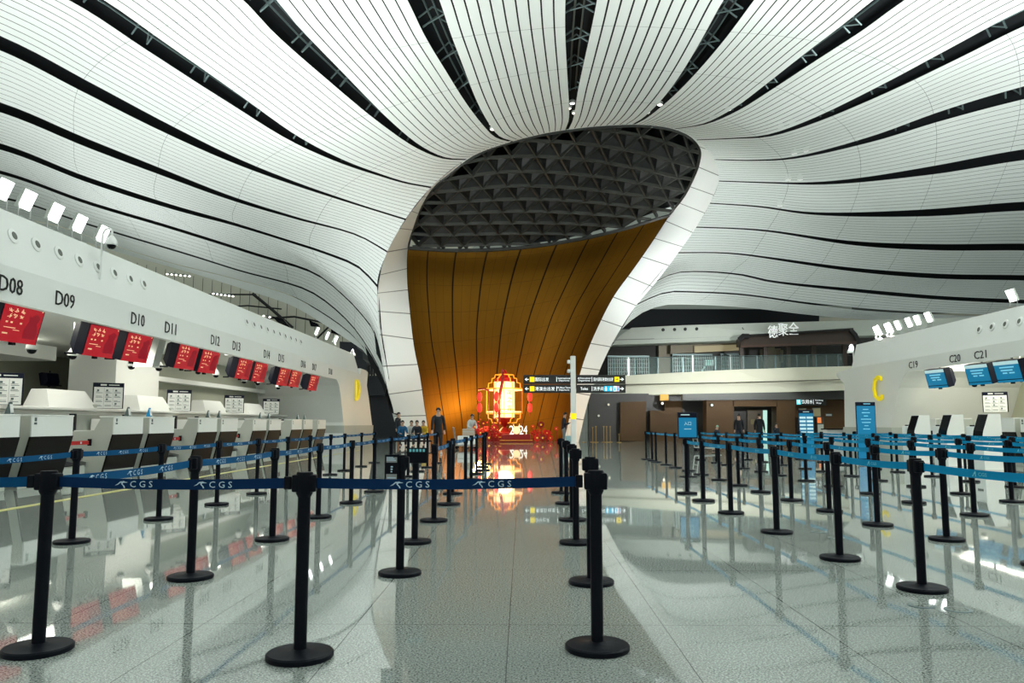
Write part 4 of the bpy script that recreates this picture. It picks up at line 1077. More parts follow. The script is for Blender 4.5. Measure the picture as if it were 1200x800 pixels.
for r, (y0, y1) in enumerate(rowsS):
    z0, z1 = lz(y1), lz(y0); zc = (z0 + z1) / 2; f = -.085
    for sd in (0, 1):
        x0, x1 = (lx(613.3), lx(669)) if sd == 0 else (lx(675.2), lx(732.8))
        a = MB(); a.bev((x0, -.08, z0), (x1, .08, z1), .008); bx = a.build('sign_box', M['signdark'], sp_)
        g = MB()
        if sd == 0:
            arrow(g, (lx(617.3), f, zc), .10, True, 0)
            g.add([V((lx(620.8), f, zc - .12)), V((lx(626.3), f, zc - .12)), V((lx(626.3), f, zc + .12)), V((lx(620.8), f, zc + .12))], [(0, 1, 2, 3)], 1)
            put_text(g, '国际出发' if r == 0 else '港澳台出发', (lx(635) if r == 0 else lx(638.5), f, zc), (0, -1, 0), height=.185, width=(lx(643.5) - lx(627.3)) if r == 0 else (lx(650.5) - lx(627.3)), mi=0)
            g.box((lx(652), f - .001, zc - .11), (lx(652.5), f, zc + .11), 0)
            put_text(g, 'International', (lx(661), f, zc + .055), (0, -1, 0), height=.085, width=.58, mi=0) if r == 0 else put_text(g, 'HK Macao Taiwan', (lx(660.5), f, zc + .055), (0, -1, 0), height=.085, width=.64, mi=0)
            put_text(g, 'Departures', (lx(661), f, zc - .065), (0, -1, 0), height=.10, width=.5, mi=0)
        else:
            arrow(g, (lx(728.6), f, zc), .10, False, 0)
            if r == 0:
                g.add([V((lx(720), f, zc - .12)), V((lx(725.6), f, zc - .12)), V((lx(725.6), f, zc + .12)), V((lx(720), f, zc + .12))], [(0, 1, 2, 3)], 1)
                g.add([V((lx(722.8) + u * .075, f - .004, zc + v * .075)) for u, v in ((-1, .1), (-.1, .15), (.2, .7), (.4, .7), (.3, .15), (.9, .1), (.9, -.1), (.3, -.15), (.4, -.7), (.2, -.7), (-.1, -.15), (-1, -.1))], [tuple(range(12))], 4)
                put_text(g, '国内国际港澳台出发', (lx(707), f, zc), (0, -1, 0), height=.17, width=lx(718.5) - lx(695.5), mi=0)
                put_text(g, 'All International', (lx(684.5), f, zc + .055), (0, -1, 0), height=.085, width=.62, mi=0)
                put_text(g, 'Departures', (lx(684.5), f, zc - .065), (0, -1, 0), height=.10, width=.56, mi=0)
            else:
                put_text(g, '洗手间', (lx(701), f, zc), (0, -1, 0), height=.185, width=lx(706.8) - lx(695), mi=0)
                g.add([V((lx(707.5), f, zc - .125)), V((lx(718.2), f, zc - .125)), V((lx(718.2), f, zc + .125)), V((lx(707.5), f, zc + .125))], [(0, 1, 2, 3)], 2)
                g.add([V((lx(718.6), f, zc - .125)), V((lx(722), f, zc - .125)), V((lx(722), f, zc + .125)), V((lx(718.6), f, zc + .125))], [(0, 1, 2, 3)], 0)
                g.add([V((lx(722), f, zc - .125)), V((lx(725.4), f, zc - .125)), V((lx(725.4), f, zc + .125)), V((lx(722), f, zc + .125))], [(0, 1, 2, 3)], 3)
                for px in (709.8, 715.5, 720.3, 723.7):   # little people pictograms
                    m_ = 0 if px < 718 else 2
                    g.lathe([(.028, 0), (.028, .002)], (lx(px), f - .004, zc + .07), 10, (0, -1, 0), m_)
                    g.add([V((lx(px) + u, f - .005, zc + v)) for u, v in ((-.045, .03), (.045, .03), (.03, -.10), (-.03, -.10))], [(0, 1, 2, 3)], m_)
                put_text(g, 'Toilet', (lx(684.5), f, zc), (0, -1, 0), height=.13, width=.36, mi=0)
            g.box((lx(693.3), f - .001, zc - .11), (lx(693.8), f, zc + .11), 0)
        g.build('lettering', [M['signwhite'], M['signyellow'], M['signblue'], M['signpink'], M['ink']], bx, recalc=False)

# ================================================================== festive lantern
YN = 52.5; K = YN / 900
lc = at(591, 500, YN); lc.z = 0
def gz(y): return at(591, y, YN).z
M['lit'] = mat('lantern_paper', (.9, .8, .6), .6, emit=(1.0, .82, .46), es=.85)
M['neon'] = mat('orange_neon', (.9, .3, .02), .4, emit=(1.0, .30, .02), es=1.2)
M['neonw'] = mat('warm_neon', (.9, .6, .3), .4, emit=(1.0, .66, .28), es=1.5)
M['lred'] = mat('lantern_red', (.55, .01, .01), .45, emit=(.8, .015, .01), es=.12)
M['lglow'] = mat('small_lantern_glow', (.7, .03, .02), .5, emit=(1.0, .05, .03), es=.7)
M['deepred'] = mottled('red_lacquer', (.25, .006, .006), (.36, .012, .010), 6, .35)
M['gold'] = mat('gold_trim', (.8, .45, .05), .4, .3, emit=(.9, .45, .04), es=.3)
M['w2024'] = mat('numeral_glow', (.9, .9, .85), .5, emit=(1.0, .93, .80), es=.95)
t = thing('festive_lantern', 'giant glowing palace lantern with orange frame and red pole before the bronze wall', 'lantern', lc)
z0, z1 = gz(489), gz(447.5); R0 = .80
def hexp(r, z, off=0): return [V((r * math.cos(PI / 3 * k + off), r * math.sin(PI / 3 * k + off), z)) for k in range(6)]
OFF = PI / 6
a = MB(); lo, hi = hexp(R0, z0, OFF), hexp(R0, z1, OFF); a.add(lo + hi, [(0, 1, 2, 3, 4, 5)[::-1], (6, 7, 8, 9, 10, 11)] + [(k, (k + 1) % 6, 6 + (k + 1) % 6, 6 + k) for k in range(6)]); drum = a.build('drum', M['lit'], t)
a = MB()
for k in range(6): a.tube([lo[k], hi[k]], .02, 5)
for z in (z0 + .55, z1 - .5):
    q = hexp(R0 + .01, z, OFF); a.tube(q + [q[0]], .025, 5)
a.build('ribs', M['gold'], drum)
a = MB()
for k in (3, 4, 5):                                             # characters and a gold blossom on the near faces
    m_ = (lo[k] + lo[(k + 1) % 6]) / 2; n = V((m_.x, m_.y, 0)).normalized()
    if k == 4:
        for q, ch in enumerate('龙之吉'): put_text(a, ch, V((m_.x, m_.y, z0 + 1.75 - .55 * q)) + n * .02, n, height=.38, mi=0)
    else:
        for q in range(6):
            an = PI / 3 * q; c = V((m_.x, m_.y, z0 + 1.4)) + n * .02; Rm = frame_for(n)
            a.add([c + Rm @ V((.09 * math.cos(an + .9 * e), .09 * math.sin(an + .9 * e), 0)) * s for e, s in ((0, .4), (-.6, 1.9), (0, 2.6), (.6, 1.9))], [(0, 1, 2, 3)], 1)
a.build('lettering', [mat('brush_ink', (.10, .04, .01), .6), M['gold']], drum, recalc=False)
prof_ = [(.45, gz(438.8)), (.62, gz(439.2)), (.66, gz(442.5)), (.84, gz(443.5)), (.86, gz(448)), (1.08, gz(449)), (1.10, gz(454.5)), (1.2, gz(455)), (1.2, gz(484.5)), (1.1, gz(485)), (1.08, gz(490)), (.9, gz(491)), (.82, gz(495)), (.5, gz(495.5))]
for k in range(6):
    an = PI / 3 * k; a = MB(); a.tube([(r * math.cos(an), r * math.sin(an), z) for r, z in prof_], .035, 6); a.build('frame', M['neon'], t)
for yy, mt in ((457, 'neonw'), (482.5, 'neonw'), (439, 'neon'), (455.2, 'neon'), (484.5, 'neon')):
    q = hexp(1.2 if yy != 439 else .55, gz(yy)); a = MB(); a.tube(q + [q[0]], .04 if mt == 'neonw' else .03, 6); a.build('hoop', M[mt], t)
a = MB(); a.lathe([(.7, gz(447)), (.62, gz(444)), (.3, gz(441)), (.16, gz(438)), (.2, gz(436.5)), (.05, gz(433))], (0, 0, 0), 12); a.build('crown', M['lred'], t)
a = MB(); a.lathe([(.12, gz(500)), (.5, gz(494)), (.72, gz(490)), (.72, gz(489))], (0, 0, 0), 12); a.build('foot', M['deepred'], t)
a = MB(); pts = []
for k in range(30):
    u = k / 29; pts.append((-.08 - .32 * u + .05 * math.sin(9 * u), -1.35, gz(434) + (gz(498) - gz(434)) * u))
a.tube(pts, [.05 + .05 * math.sin(PI * k / 29) + .02 * (k % 2) for k in range(30)], 7); a.tube([(-.08, -1.35, gz(434)), (0, -.6, gz(436)), (0, 0, gz(436))], .04, 6)
a.tube([(-.4, -1.35, 0), (-.4, -1.35, gz(497))], .06, 6); a.build('pole', M['deepred'], t)
a = MB(); a.lathe([(1.25, 0), (1.25, .28), (1.0, .34), (1.0, .55), (.5, .62), (.12, gz(500))], (0, 0, 0), 32); a.build('plinth', M['deepred'], t)
a = MB(); a.lathe([(1.27, .27), (1.27, .31)], (0, 0, 0), 32); a.build('trim', M['gold'], t)
# small paired lanterns on side arms
def small_pair(px, arm_to):
    q = at(px, 471, YN - (1.0 if px != 582 else 1.8))
    t = thing('hanging_lanterns', {562: 'pair of small red lanterns hanging left of the giant lantern', 582: 'pair of small red lanterns hanging before the giant lantern', 621: 'pair of small red lanterns hanging right of the giant lantern'}[px], 'lantern', (q.x, q.y, 0), 0, 'small red lantern pairs')
    a = MB(); top = gz(457 if px != 621 else 459.5)
    for y in (465.5, 478): a.lathe([(.06, -.3), (.14, -.22), (.17, -.05), (.17, .05), (.14, .22), (.06, .3)], (0, 0, gz(y)), 12)
    a.build('lantern_body', M['lglow'], t, smooth=True)
    b = MB()
    for y in (465.5, 478): b.lathe([(.08, .29), (.08, .34)], (0, 0, gz(y)), 10); b.lathe([(.07, -.34), (.07, -.29)], (0, 0, gz(y)), 10); b.tube([(0, 0, gz(y) - .34), (0, 0, gz(y) - .55)], .03, 5)
    b.tube([(0, 0, gz(478)), (0, 0, top)], .012, 4)
    if px == 562: b.tube([(-.1, 0, top), (.3, 0, top + .06), (.55, 0, top - .06), (.6, .2, top - .3)], .06, 6)
    b.tube([(0, 0, top), (arm_to, .1, top + .02)], .025, 5); b.tube([(arm_to, .1, top + .02), (arm_to, .1, 0)], .03, 5); b.build('hanger', M['deepred'], t)
small_pair(562, .62); small_pair(582, -.2); small_pair(621, -.55)
# festive planter bed with rosettes and the year
t = thing('festive_planter', 'low red stepped planter decorated below the giant lantern', 'planter', at(604, 500, YN - 2.0).xy.to_3d())
a = MB(); a.bev((-1.0, -.4, 0), (1.1, .35, .12), .03); a.bev((-.92, -.3, .12), (1.0, .3, .50), .04); a.build('body', M['deepred'], t)
a = MB(); a.box((-1.02, -.41, .10), (1.12, -.40, .125)); a.build('trim', M['gold'], t)
q = at(607, 502.5, YN - 2.0)
t2 = thing('year_sign', 'glowing white 2024 numerals standing on the red planter', 'sign', (q.x, q.y - .12, .50))
for ch, x in (('2', 599.6), ('2', 611.0), ('4', 615.6)):
    a = MB(); put_text(a, ch, (at(x, 502, q.y).x - q.x, 0, .28), (0, -1, 0), height=.56, width=.30 if x < 605 else .26, thick=.06); a.build('numeral', M['w2024'], t2)
a = MB(); cx = at(605.3, 502, q.y).x - q.x; a.lathe([(.05, -.03), (.22, -.02), (.25, .03), (.22, .07), (.05, .08)], (cx, -.02, .26), 20, (0, -1, 0))
for s in (-1, 1): a.tube([(cx + s * .1, 0, .46), (cx + s * .2, 0, .58), (cx + s * .18, 0, .68)], [.04, .03, .015], 6)
a.build('round_emblem', mat('emblem_glow', (.9, .6, .3), .5, emit=(1, .72, .40), es=.8), t2)
def rosette(px, py, r, label, Y, stem=True, m1='lred'):
    q = at(px, py, Y); t = thing('paper_flower', label, 'flower', (q.x, Y, 0), 0, 'festive paper flowers')
    a = MB()
    for k in range(10):
        an = 2 * PI * k / 10; d = V((math.cos(an), 0, math.sin(an))); e = V((-math.sin(an), 0, math.cos(an))); c = V((0, 0, q.z))
        a.add([c + d * r * .25 + V((0, -.03, 0)), c + d * r * .75 + e * r * .28, c + d * r + V((0, -.05, 0)), c + d * r * .75 - e * r * .28, c + d * r * .7 + V((0, .05, 0))], [(0, 1, 2, 3), (0, 3, 4), (0, 4, 1), (1, 4, 2), (2, 4, 3)])
    a.build('petals', M[m1], t)
    b = MB(); b.lathe([(r * .1, -.04), (r * .28, 0), (r * .2, .05), (.01, .07)], (0, 0, q.z), 12, (0, -1, 0)); b.build('centre', M['gold'], t)
    c = MB(); c.tube([(0, .04, 0), (.02, .05, q.z * .6), (0, .04, q.z)], .025, 5); c.lathe([(.12, 0), (.12, .03)], (0, .04, 0), 10); c.build('stem', M['deepred'], t)
FL = [(573, 513, .26), (582.0, 510, .16), (579, 501, .24), (575, 504, .15), (582.8, 503.5, .13), (629.5, 513, .25), (636, 512.8, .24), (624.5, 499.5, .13), (641, 507, .18), (634, 497.5, .24), (557, 500, .3), (563, 507, .22), (566.5, 496, .2), (645, 513, .2), (652, 502, .14)]
places = ['left of the planter on the floor', 'left of the planter beside the pole', 'high on the left beside the pole', 'left, above the floor rosette', 'just under the giant lantern', 'right of the planter, lower inner one', 'right of the planter, lower outer one', 'right of the planter, upper inner one', 'right of the planter, upper outer one', 'topmost right of the planter', 'far left, at the end of the display', 'left end, below the tall one', 'left, highest by the bronze seam', 'far right near the floor', 'alone at the far right']
for k, ((x, y, r), pl_) in enumerate(zip(FL, places)): rosette(x, y, r, f'red paper flower {pl_}', YN - 1.7 - .13 * (k * 7 % 15) + .8 * (k == 7), m1='lred' if k % 3 else 'deepred')
# red festive shrubs
def shrub(px, h, label):
    yy = YN + (.3 if px not in (568, 578) else (1.7 if px == 568 else -3.8)); q = at(px, 500, yy); t = thing('red_branches', label, 'decoration', (q.x, q.y, 0), 0, 'red festive branches'); rd = random.Random(int(px))
    a = MB(); b = MB()
    for k in range(9):
        an = rd.uniform(0, 6.28); s = rd.uniform(.1, .45); tip = V((math.cos(an) * s, math.sin(an) * s, h * rd.uniform(.6, 1)))
        a.tube([(0, 0, 0), tip * .5 + V((0, 0, .1)), tip], [.03, .02, .01], 5)
        for e in range(4):
            c = tip * rd.uniform(.5, 1) + V((rd.uniform(-.1, .1), rd.uniform(-.1, .1), rd.uniform(-.05, .1))); b.lathe([(.01, -.05), (.06, 0), (.01, .06)], c, 6)
    a.build('branches', M['deepred'], t); b.build('blossom', M['lred'], t)
for x, h, l in ((557, 1.5, 'red blossom branches at the left end of the lantern display'), (568, 1.3, 'red blossom branches under the left small lanterns'), (578, 1.0, 'red blossom branches left of the red pole'), (628, .8, 'red blossom branches right of the 2024 sign'), (640, .9, 'red blossom branches at the right end of the lantern display')): shrub(x, h, l)

# brass rope stands by the right rim
for k, (x, y0) in enumerate([(684.5, 499), (694.5, 500), (698.3, 499), (707.5, 499), (710.8, 499), (715, 499), (725.3, 508)]):
    Yb = 49.5 + .4 * (k % 2); q = at(x, 500, Yb); h = at(x, y0, Yb).z
    t = thing('rope_stand', ['thin silver rope stand nearest the white rim', 'short brass rope stand with a wide head', 'brass rope stand second of the close left pair', 'brass rope stand first of the three in the dark', 'thick brass rope stand in the middle of three', 'brass rope stand last of the three in the dark', 'low brass stand alone by the brown wall'][k], 'stand', (q.x, Yb, 0), 0, 'brass rope stands')
    a = MB(); a.lathe([(.17, 0), (.17, .02), (.03, .05)], (0, 0, 0), 16); a.build('base', M['goldmetal'], t); a = MB(); a.lathe([(.025, .05), (.025, h - .08), (.05, h - .06), (.05, h)], (0, 0, 0), 10); a.build('pole', M['goldmetal'] if k else M['chrome'], t)

# ================================================================== balcony, restaurant and shop fronts
a = MB()
def rail_y(x): return 419.5 - (x - 712) * .0165
pts = [at(x, rail_y(x), 55 + (47 - 55) * (x - 704) / 306 + .3) for x in range(712, 1000, 12)]
a.tube(pts, .025, 6); rail = thing('balcony_railing', 'glass balcony railing with grey posts along the upper floor', 'railing', (0, 0, 0)); a.build('handrail', M['steel'], rail)
for x in (718, 744, 771, 800, 838, 871, 887, 908, 933.5, 945.5, 956, 968, 982):
    Y = 55 + (47 - 55) * (x - 704) / 306 + .3; p = at(x, rail_y(x), Y); yb = 441 - (x - 712) * .045; q = at(x, yb, Y)
    b = MB(); b.box((p.x - .035, Y - .03, q.z - .3), (p.x + .035, Y + .03, p.z)); b.build('post', M['steel'], rail)
gl = mat('railing_glass', (.35, .5, .48), .05); bsdf(gl).inputs['Alpha'].default_value = .16
a = MB(); top = [p - V((0, 0, .06)) for p in pts]; botp = [at(x, 441 - (x - 712) * .045, 55 + (47 - 55) * (x - 704) / 306 + .3) for x in range(712, 1000, 12)]
a.grid([top, botp]); a.build('glass', gl, rail)
mgr = mat('grille_steel', (.16, .20, .19), .4, .4)
def grille(x0, x1, y0, y1, Y, n, label):
    p = at(x0, y1, Y); q = at(x1, y0, Y); t = thing('roller_grille', label, 'grille', (p.x, Y, p.z), 0, 'roller grilles of the upper shops'); w, h = q.x - p.x, q.z - p.z
    a = MB()
    for k in range(n + 1): a.box((w * k / n - .025, -.02, 0), (w * k / n + .025, .02, h))
    for k in range(1, 5): a.box((0, -.03, h * k / 5 - .015), (w, .03, h * k / 5 + .015))
    a.build('bars', mgr, t); b = MB(); b.box((-.05, -.06, h - .12), (w + .05, .06, h)); b.build('housing', M['steel'], t)
    c = MB(); c.box((w * .5 - .06, -.05, 0), (w * .5 + .06, .05, h)); c.build('post', M['chrome'], t)
grille(713, 760, 416.5, 440, 57.6, 18, 'wide roller grille on the upper floor nearest the white rim'); grille(789, 834, 414.5, 438, 57.2, 18, 'roller grille on the upper floor left of the restaurant'); grille(846, 866, 414, 436, 56.6, 8, 'narrow roller grille beside the restaurant')
# lit shop ceiling strip and a glowing screen inside
a = MB(); seen(a, [(814, 413), (814, 405.5), (880, 403), (866, 410)], 56.5, .2); o = a.build('shop_sign', mat('ceiling_strip_glow', (.2, .17, .1), .5, emit=(.30, .25, .14), es=.6)); tag(o, 'dim warm lit shop ceiling strip over the upper grilles', 'sign')
a = MB(); seen(a, [(826, 428), (826, 421.5), (836, 421.5), (836, 428)], 57.45, .1); seen(a, [(821, 436), (829, 424), (830, 424.5), (823, 436)], 57.45, .1); o = a.build('shop_screen', mat('shop_screen', (.3, .5, .45), .4, emit=(.3, .5, .45), es=.6)); tag(o, 'small pale screen glowing behind the upper grille', 'screen')
# restaurant awning with three big characters
t = thing('restaurant_front', 'dark tiled restaurant awning with large white characters on the upper floor', 'shop front', (0, 0, 0))
wood = mat('dark_timber', (.035, .020, .013), .5)
a = MB(); seen(a, [(868, 396), (872, 393), (1000, 385.5), (1008, 397), (1004, 402), (868, 405)], 52.0, 1.1, 48.6); a.build('roof', wood, t)
a = MB()
for x in (869, 897, 924, 954, 990):
    Y = 52.2 + (48.8 - 52.2) * (x - 868) / 136; p = at(x, 404, Y); q = at(x, 432, Y); a.box((p.x - .12, Y, q.z), (p.x + .12, Y + .25, p.z))
a.build('columns', wood, t)
a = MB(); a.tube([at(866, 398, 51.8), at(871, 393.5, 51.7), at(878, 393.8, 51.6)], .18, 6); a.tube([at(996, 386, 48.5), at(1002, 392, 48.5), at(1006, 402, 48.5)], .15, 6); a.tube([at(874, 393.3, 51.7), at(1000, 385.5, 48.5)], .08, 6); a.build('ridge', M['ink'], t)
a = MB(); seen(a, [(868, 407), (868, 404.5), (1004, 399.5), (1004, 402.5)], 51.8, .2, 48.3); a.build('beam', mat('reddish_timber', (.06, .028, .018), .5), t)
a = MB(); seen(a, [(900, 431), (900, 406), (908, 406), (908, 431)], 53.5, .3); seen(a, [(915, 424), (915, 410), (918, 410), (918, 424)], 53.5, .3); a.build('lit_panel', mat('warm_panel', (.10, .08, .045), .5), t)
a = MB()
for ch, x, y, h in (('德', 905.5, 388.5, 14.5), ('聚', 917.5, 386.3, 14.5), ('全', 929.8, 384.8, 14.5)):
    c = at(x, y, 50.3); put_text(a, ch, c, (0, -1, 0), height=h * 50.3 / 900, width=11.5 * 50.3 / 900, thick=.06)
a.build('characters', mat('character_white', (.8, .8, .8), .5, emit=(.8, .85, .82), es=.45), t)
# round air nozzles on the upper band, and small lamps
par = [o for o in COL.objects if o.name == 'wall_upper_band'][0]
for x, y in ((777, 386.3), (790.5, 386), (803, 385.6), (816.5, 385.3), (871.5, 384), (884.5, 383.6), (897, 383.4), (972.5, 382.8), (985, 382), (997.5, 382.6), (1010, 383)):
    Y = 56 - 8 * (x - 718) / 482 - .02; a = MB(); a.lathe([(.12, 0), (.12, .03), (.08, .05), (.07, .03)], at(x, y, Y), 14, (0, -1, 0)); a.build('air_nozzle', M['ink'], par)
for k, (x, y, Y, l) in enumerate(((776, 472.5, 52.2, 'small round lamp lit on the brown wall under the amber board'), (713, 474, 53.2, 'small pale lamp alone in the dark lower left corner'), (834, 474.5, 49.3, 'small green lit sensor on the brown wall left of the door'), (701.5, 487, 53.2, 'small grey screen on the dark wall by the rope stands'), (922.5, 407.5, 52, 'tiny ceiling lamp inside the upper restaurant'))):
    t = thing('wall_lamp', l, 'lamp', at(x, y, Y), 0, 'small wall lamps'); a = MB(); a.lathe([(.11, 0), (.12, .04), (.10, .06)], (0, 0, 0), 12, (0, -1, 0)); a.build('housing', M['ink'], t); b = MB(); b.lathe([(.08, .061), (.07, .075)], (0, 0, 0), 12, (0, -1, 0)); b.build('lens', mat('lamp_lens', (.6, .6, .5), .4, emit=((1, .85, .6) if k != 2 else (.6, 1, .8)), es=(1.6, .5, .6, .15, .6)[k]), t)
# drinking-water niche
Yw = 49.6
def wx(x): return at(x, 480, Yw).x
def wz(y): return at(950, y, Yw).z
t = thing('water_sign', 'dark sign box with blue icon over the drinking water niche', 'sign', (wx(950), Yw, 0))
a = MB(); a.bev((wx(931.5) - wx(950), -.12, wz(475)), (wx(968) - wx(950), 0, wz(466.2)), .01); a.build('box', M['signdark'], t)
a = MB(); zc = (wz(475) + wz(466.2)) / 2; ox = wx(950)
a.add([V((wx(x) - ox, -.125, z)) for x, z in ((933, zc - .17), (938, zc - .17), (938, zc + .17), (933, zc + .17))], [(0, 1, 2, 3)], 1)
a.add([V((wx(935.5) - ox + u, -.128, zc + v)) for u, v in ((-.06, .1), (.06, .1), (.04, -.11), (-.04, -.11))], [(0, 1, 2, 3)], 0)
put_text(a, '饮用水', (wx(945.5) - ox, -.125, zc), (0, -1, 0), height=.26, width=.72); put_text(a, 'Drinking', (wx(959.5) - ox, -.125, zc + .08), (0, -1, 0), height=.11, width=.48); put_text(a, 'Water', (wx(959) - ox, -.125, zc - .08), (0, -1, 0), height=.11, width=.34)
a.box((wx(952.6) - ox, -.126, zc - .16), (wx(953) - ox, -.125, zc + .16), 0); a.build('lettering', [M['signwhite'], mat('icon_cyan', (0, .5, .6), .5, emit=(.15, .75, .85), es=.9)], t, recalc=False)
for k, (x0, y0, x1, y1, l, c) in enumerate(((937, 478, 946, 482.5, 'small tan notice under the drinking water sign', (.25, .2, .12)), (953, 477.5, 963, 488, 'yellowish poster under the drinking water sign', (.42, .36, .2)), (968.5, 484.5, 976, 487.5, 'small white plate right of the drinking water niche', (.45, .48, .45)))):
    t = thing('wall_poster', l, 'poster', (wx(x0), Yw + .2, wz(y1))); w, h = wx(x1) - wx(x0), wz(y0) - wz(y1); a = MB(); a.box((0, -.03, 0), (w, 0, h)); a.build('frame', M['steel'], t); b = MB(); b.box((.03, -.034, .03), (w - .03, -.031, h - .03)); b.build('print', mat('poster_tone', c, .5), t)
for k, (x0, x1) in enumerate(((932.5, 936), (954, 962))):
    t = thing('vending_machine', ('slim drink dispenser with orange panel left of the timetable screen', 'drink dispenser with orange panel right of the timetable screen')[k], 'machine', (wx(x0), Yw - .1, 0), 0, 'drink dispensers'); w = wx(x1) - wx(x0); a = MB(); a.bev((0, -.3, 0), (w, .2, wz(488.5)), .02); a.build('body', mat('machine_dark', (.05, .045, .04), .4), t)
    b = MB(); b.box((.03, -.31, wz(495.5)), (w * .62, -.301, wz(489))); b.build('panel', mat('orange_panel', (.5, .12, .02), .5, emit=(.8, .22, .05), es=.7), t); c = MB(); c.box((.03, -.31, .5), (w - .03, -.301, wz(497))); c.build('tray', M['grey'], t)
# low service desk at the right
q = at(978, 500, 35.5); t = thing('service_desk', 'low white service desk with dark top beside the pier with the C', 'desk', (q.x, 35.5, 0))
a = MB(); a.bev((-.46, -.3, 0), (.5, .3, .92), .02); a.build('body', M['white'], t); a = MB(); a.bev((-.5, -.34, .92), (.54, .34, .97), .01); a.build('top', M['blackpanel'], t)
# downlights hanging in the slots around the column head
for k, (ln, j, s) in enumerate(((9, 4, 0), (9, 5, .02), (10, 3, .02), (10, 4, -.02), (10, 5, 0), (11, 3, 0), (11, 5, .02), (12, 5, 0), (12, 7, 0), (13, 8, 0), (13, 9, 0), (14, 7, 0), (14, 8, 0), (15, 6, 0), (15, 7, 0), (16, 6, 0))):
    p = CURV[ln][j] + V((s * 10, 0, .35))
    place = {9: 'left of the column head', 10: 'in the slot over the middle of the skylight', 11: 'right of the skylight top', 12: 'second right of the skylight top', 13: 'in the upper right slot', 14: 'in the second right slot', 15: 'in the third right slot', 16: 'in the fourth right slot'}[ln]
    t = thing('slot_downlight', f'white spotlight up in the roof slot, {place}', 'lamp', p, 0, f'spotlights {place}'); a = MB(); a.lathe([(.16, -.12), (.2, 0), (.12, .2), (.03, .26)], (0, 0, 0), 12); a.build('housing', M['white'], t); b = MB(); b.lathe([(.13, -.14), (.15, -.121)], (0, 0, 0), 12); b.build('lens', M['dot'], t)
    a = MB(); a.tube([(0, 0, .25), (0, 0, .7)], .02, 5); a.build('rod', M['steel'], t)
# strings of small lamps on the far cream wall
for k, (x0, x1, y0, y1) in enumerate(((196, 222, 321, 323.5), (250, 273, 344, 347), (309, 316, 370, 371.5))):
    t = thing('lamp_row', ('row of small lamps on the cream wall above the D10 sign', 'row of small lamps on the cream wall above the D12 sign', 'short row of small lamps on the cream wall above the nozzles')[k], 'lamp', (0, 0, 0), 0, 'far lamp rows'); n = 6 if k < 2 else 2
    a = MB(); a.tube([at(x0, y0 - 1, 84), at(x1, y1 - 1, 84)], .06, 5); a.build('rail', M['steel'], t)
    for i in range(n):
        u = i / (n - 1); b = MB(); b.lathe([(.10, -.08), (.13, 0), (.05, .08)], at(x0 + (x1 - x0) * u, y0 + (y1 - y0) * u, 83.8), 10); b.build('lamp', M['dot'], t)
# check-in desk trolley and bench on the left, luggage trolley on the right
def trolley(px, Y, rz, label, boxcol, boxes):
    q = at(px, 500, Y); t = thing('luggage_trolley', label, 'trolley', (q.x, Y, 0), rz)
    a = MB(); a.tube([(-.5, -.28, .18), (.5, -.22, .14)], .022, 6); a.tube([(-.5, .28, .18), (.5, .22, .14)], .022, 6); a.tube([(-.5, -.28, .18), (-.62, -.28, 1.0), (-.66, 0, 1.02), (-.62, .28, 1.0), (-.5, .28, .18)], .022, 6)
    for z in (.35, .55, .75): a.tube([(-.52 - .1 * z, -.28, z), (-.52 - .1 * z, .28, z)], .015, 5)
    a.tube([(-.3, -.27, .18), (.3, .24, .16)], .015, 5); a.tube([(-.3, .27, .18), (.3, -.24, .16)], .015, 5); a.build('frame', M['chrome'], t)
    for x, y in ((-.45, -.28), (-.45, .28), (.42, 0)): b = MB(); b.lathe([(.03, -.03), (.075, -.025), (.075, .025), (.03, .03)], (x, y, .078), 14, (0, 1, 0)); b.build('wheel', M['black'], t)
    for k, (lo, hi, c) in enumerate(boxes):
        o = MB(); o.bev(lo, hi, .02)
        t2 = thing('carton', f'{c[0]} on the {label.split(" ")[0]} trolley' , 'box', (q.x, Y, 0), rz); o.build('body', c[1], t2); o = MB(); o.box((lo[0] + .05, lo[1] - .003, (lo[2] + hi[2]) / 2), (hi[0] - .05, lo[1] - .001, (lo[2] + hi[2]) / 2 + .04)); o.build('strip', M['grey'], t2)
trolley(547, 36.5, 0, 'silver luggage trolley loaded with cartons left of the lantern', None, [((-.42, -.24, .21), (.40, .22, .62), ('large white carton with grey strip', M['white'])), ((-.2, -.2, .64), (.38, .2, .95), ('upper tan carton', mat('tan_carton', (.45, .36, .27), .6)))])
trolley(829, 33.2, .1, 'empty luggage trolley behind the sky blue belts', None, [])
for YB_, lb_ in ((39.5, 'front dark bench with two seated people beside the white column rim'), (40.7, 'rear dark bench with two seated people beside the white column rim')):
  q = at(484, 500, YB_); t = thing('bench', lb_, 'bench', (q.x, YB_, 0))
  a = MB(); a.bev((-.95, -.22, .27), (1.0, .22, .33), .02); a.build('seat', M['black'], t)
  for x in (-.8, .85): b = MB(); b.box((x - .03, -.22, 0), (x + .03, .22, .27)); b.build('leg', M['chrome'], t)
# suitcase beside the man with the phone
q = at(667, 500, 40.6); t = thing('suitcase', 'pale blue suitcase with raised handle beside the man with a phone', 'suitcase', (q.x, 40.6, 0))
a = MB(); a.bev((-.2, -.13, .06), (.2, .13, .56), .05); a.build('shell', mat('pale_blue_shell', (.30, .48, .52), .4), t); a = MB(); a.tube([(-.09, .1, .55), (-.09, .1, 1.02), (.09, .1, 1.02), (.09, .1, .55)], .012, 6); a.build('handle', M['chrome'], t)
for x in (-.16, .16): b = MB(); b.lathe([(.015, -.02), (.035, -.015), (.035, .015), (.015, .02)], (x, -.05, .036), 10, (0, 1, 0)); b.lathe([(.015, -.02), (.035, -.015), (.035, .015), (.015, .02)], (x, .07, .036), 10, (0, 1, 0)); b.build('wheels', M['black'], t)
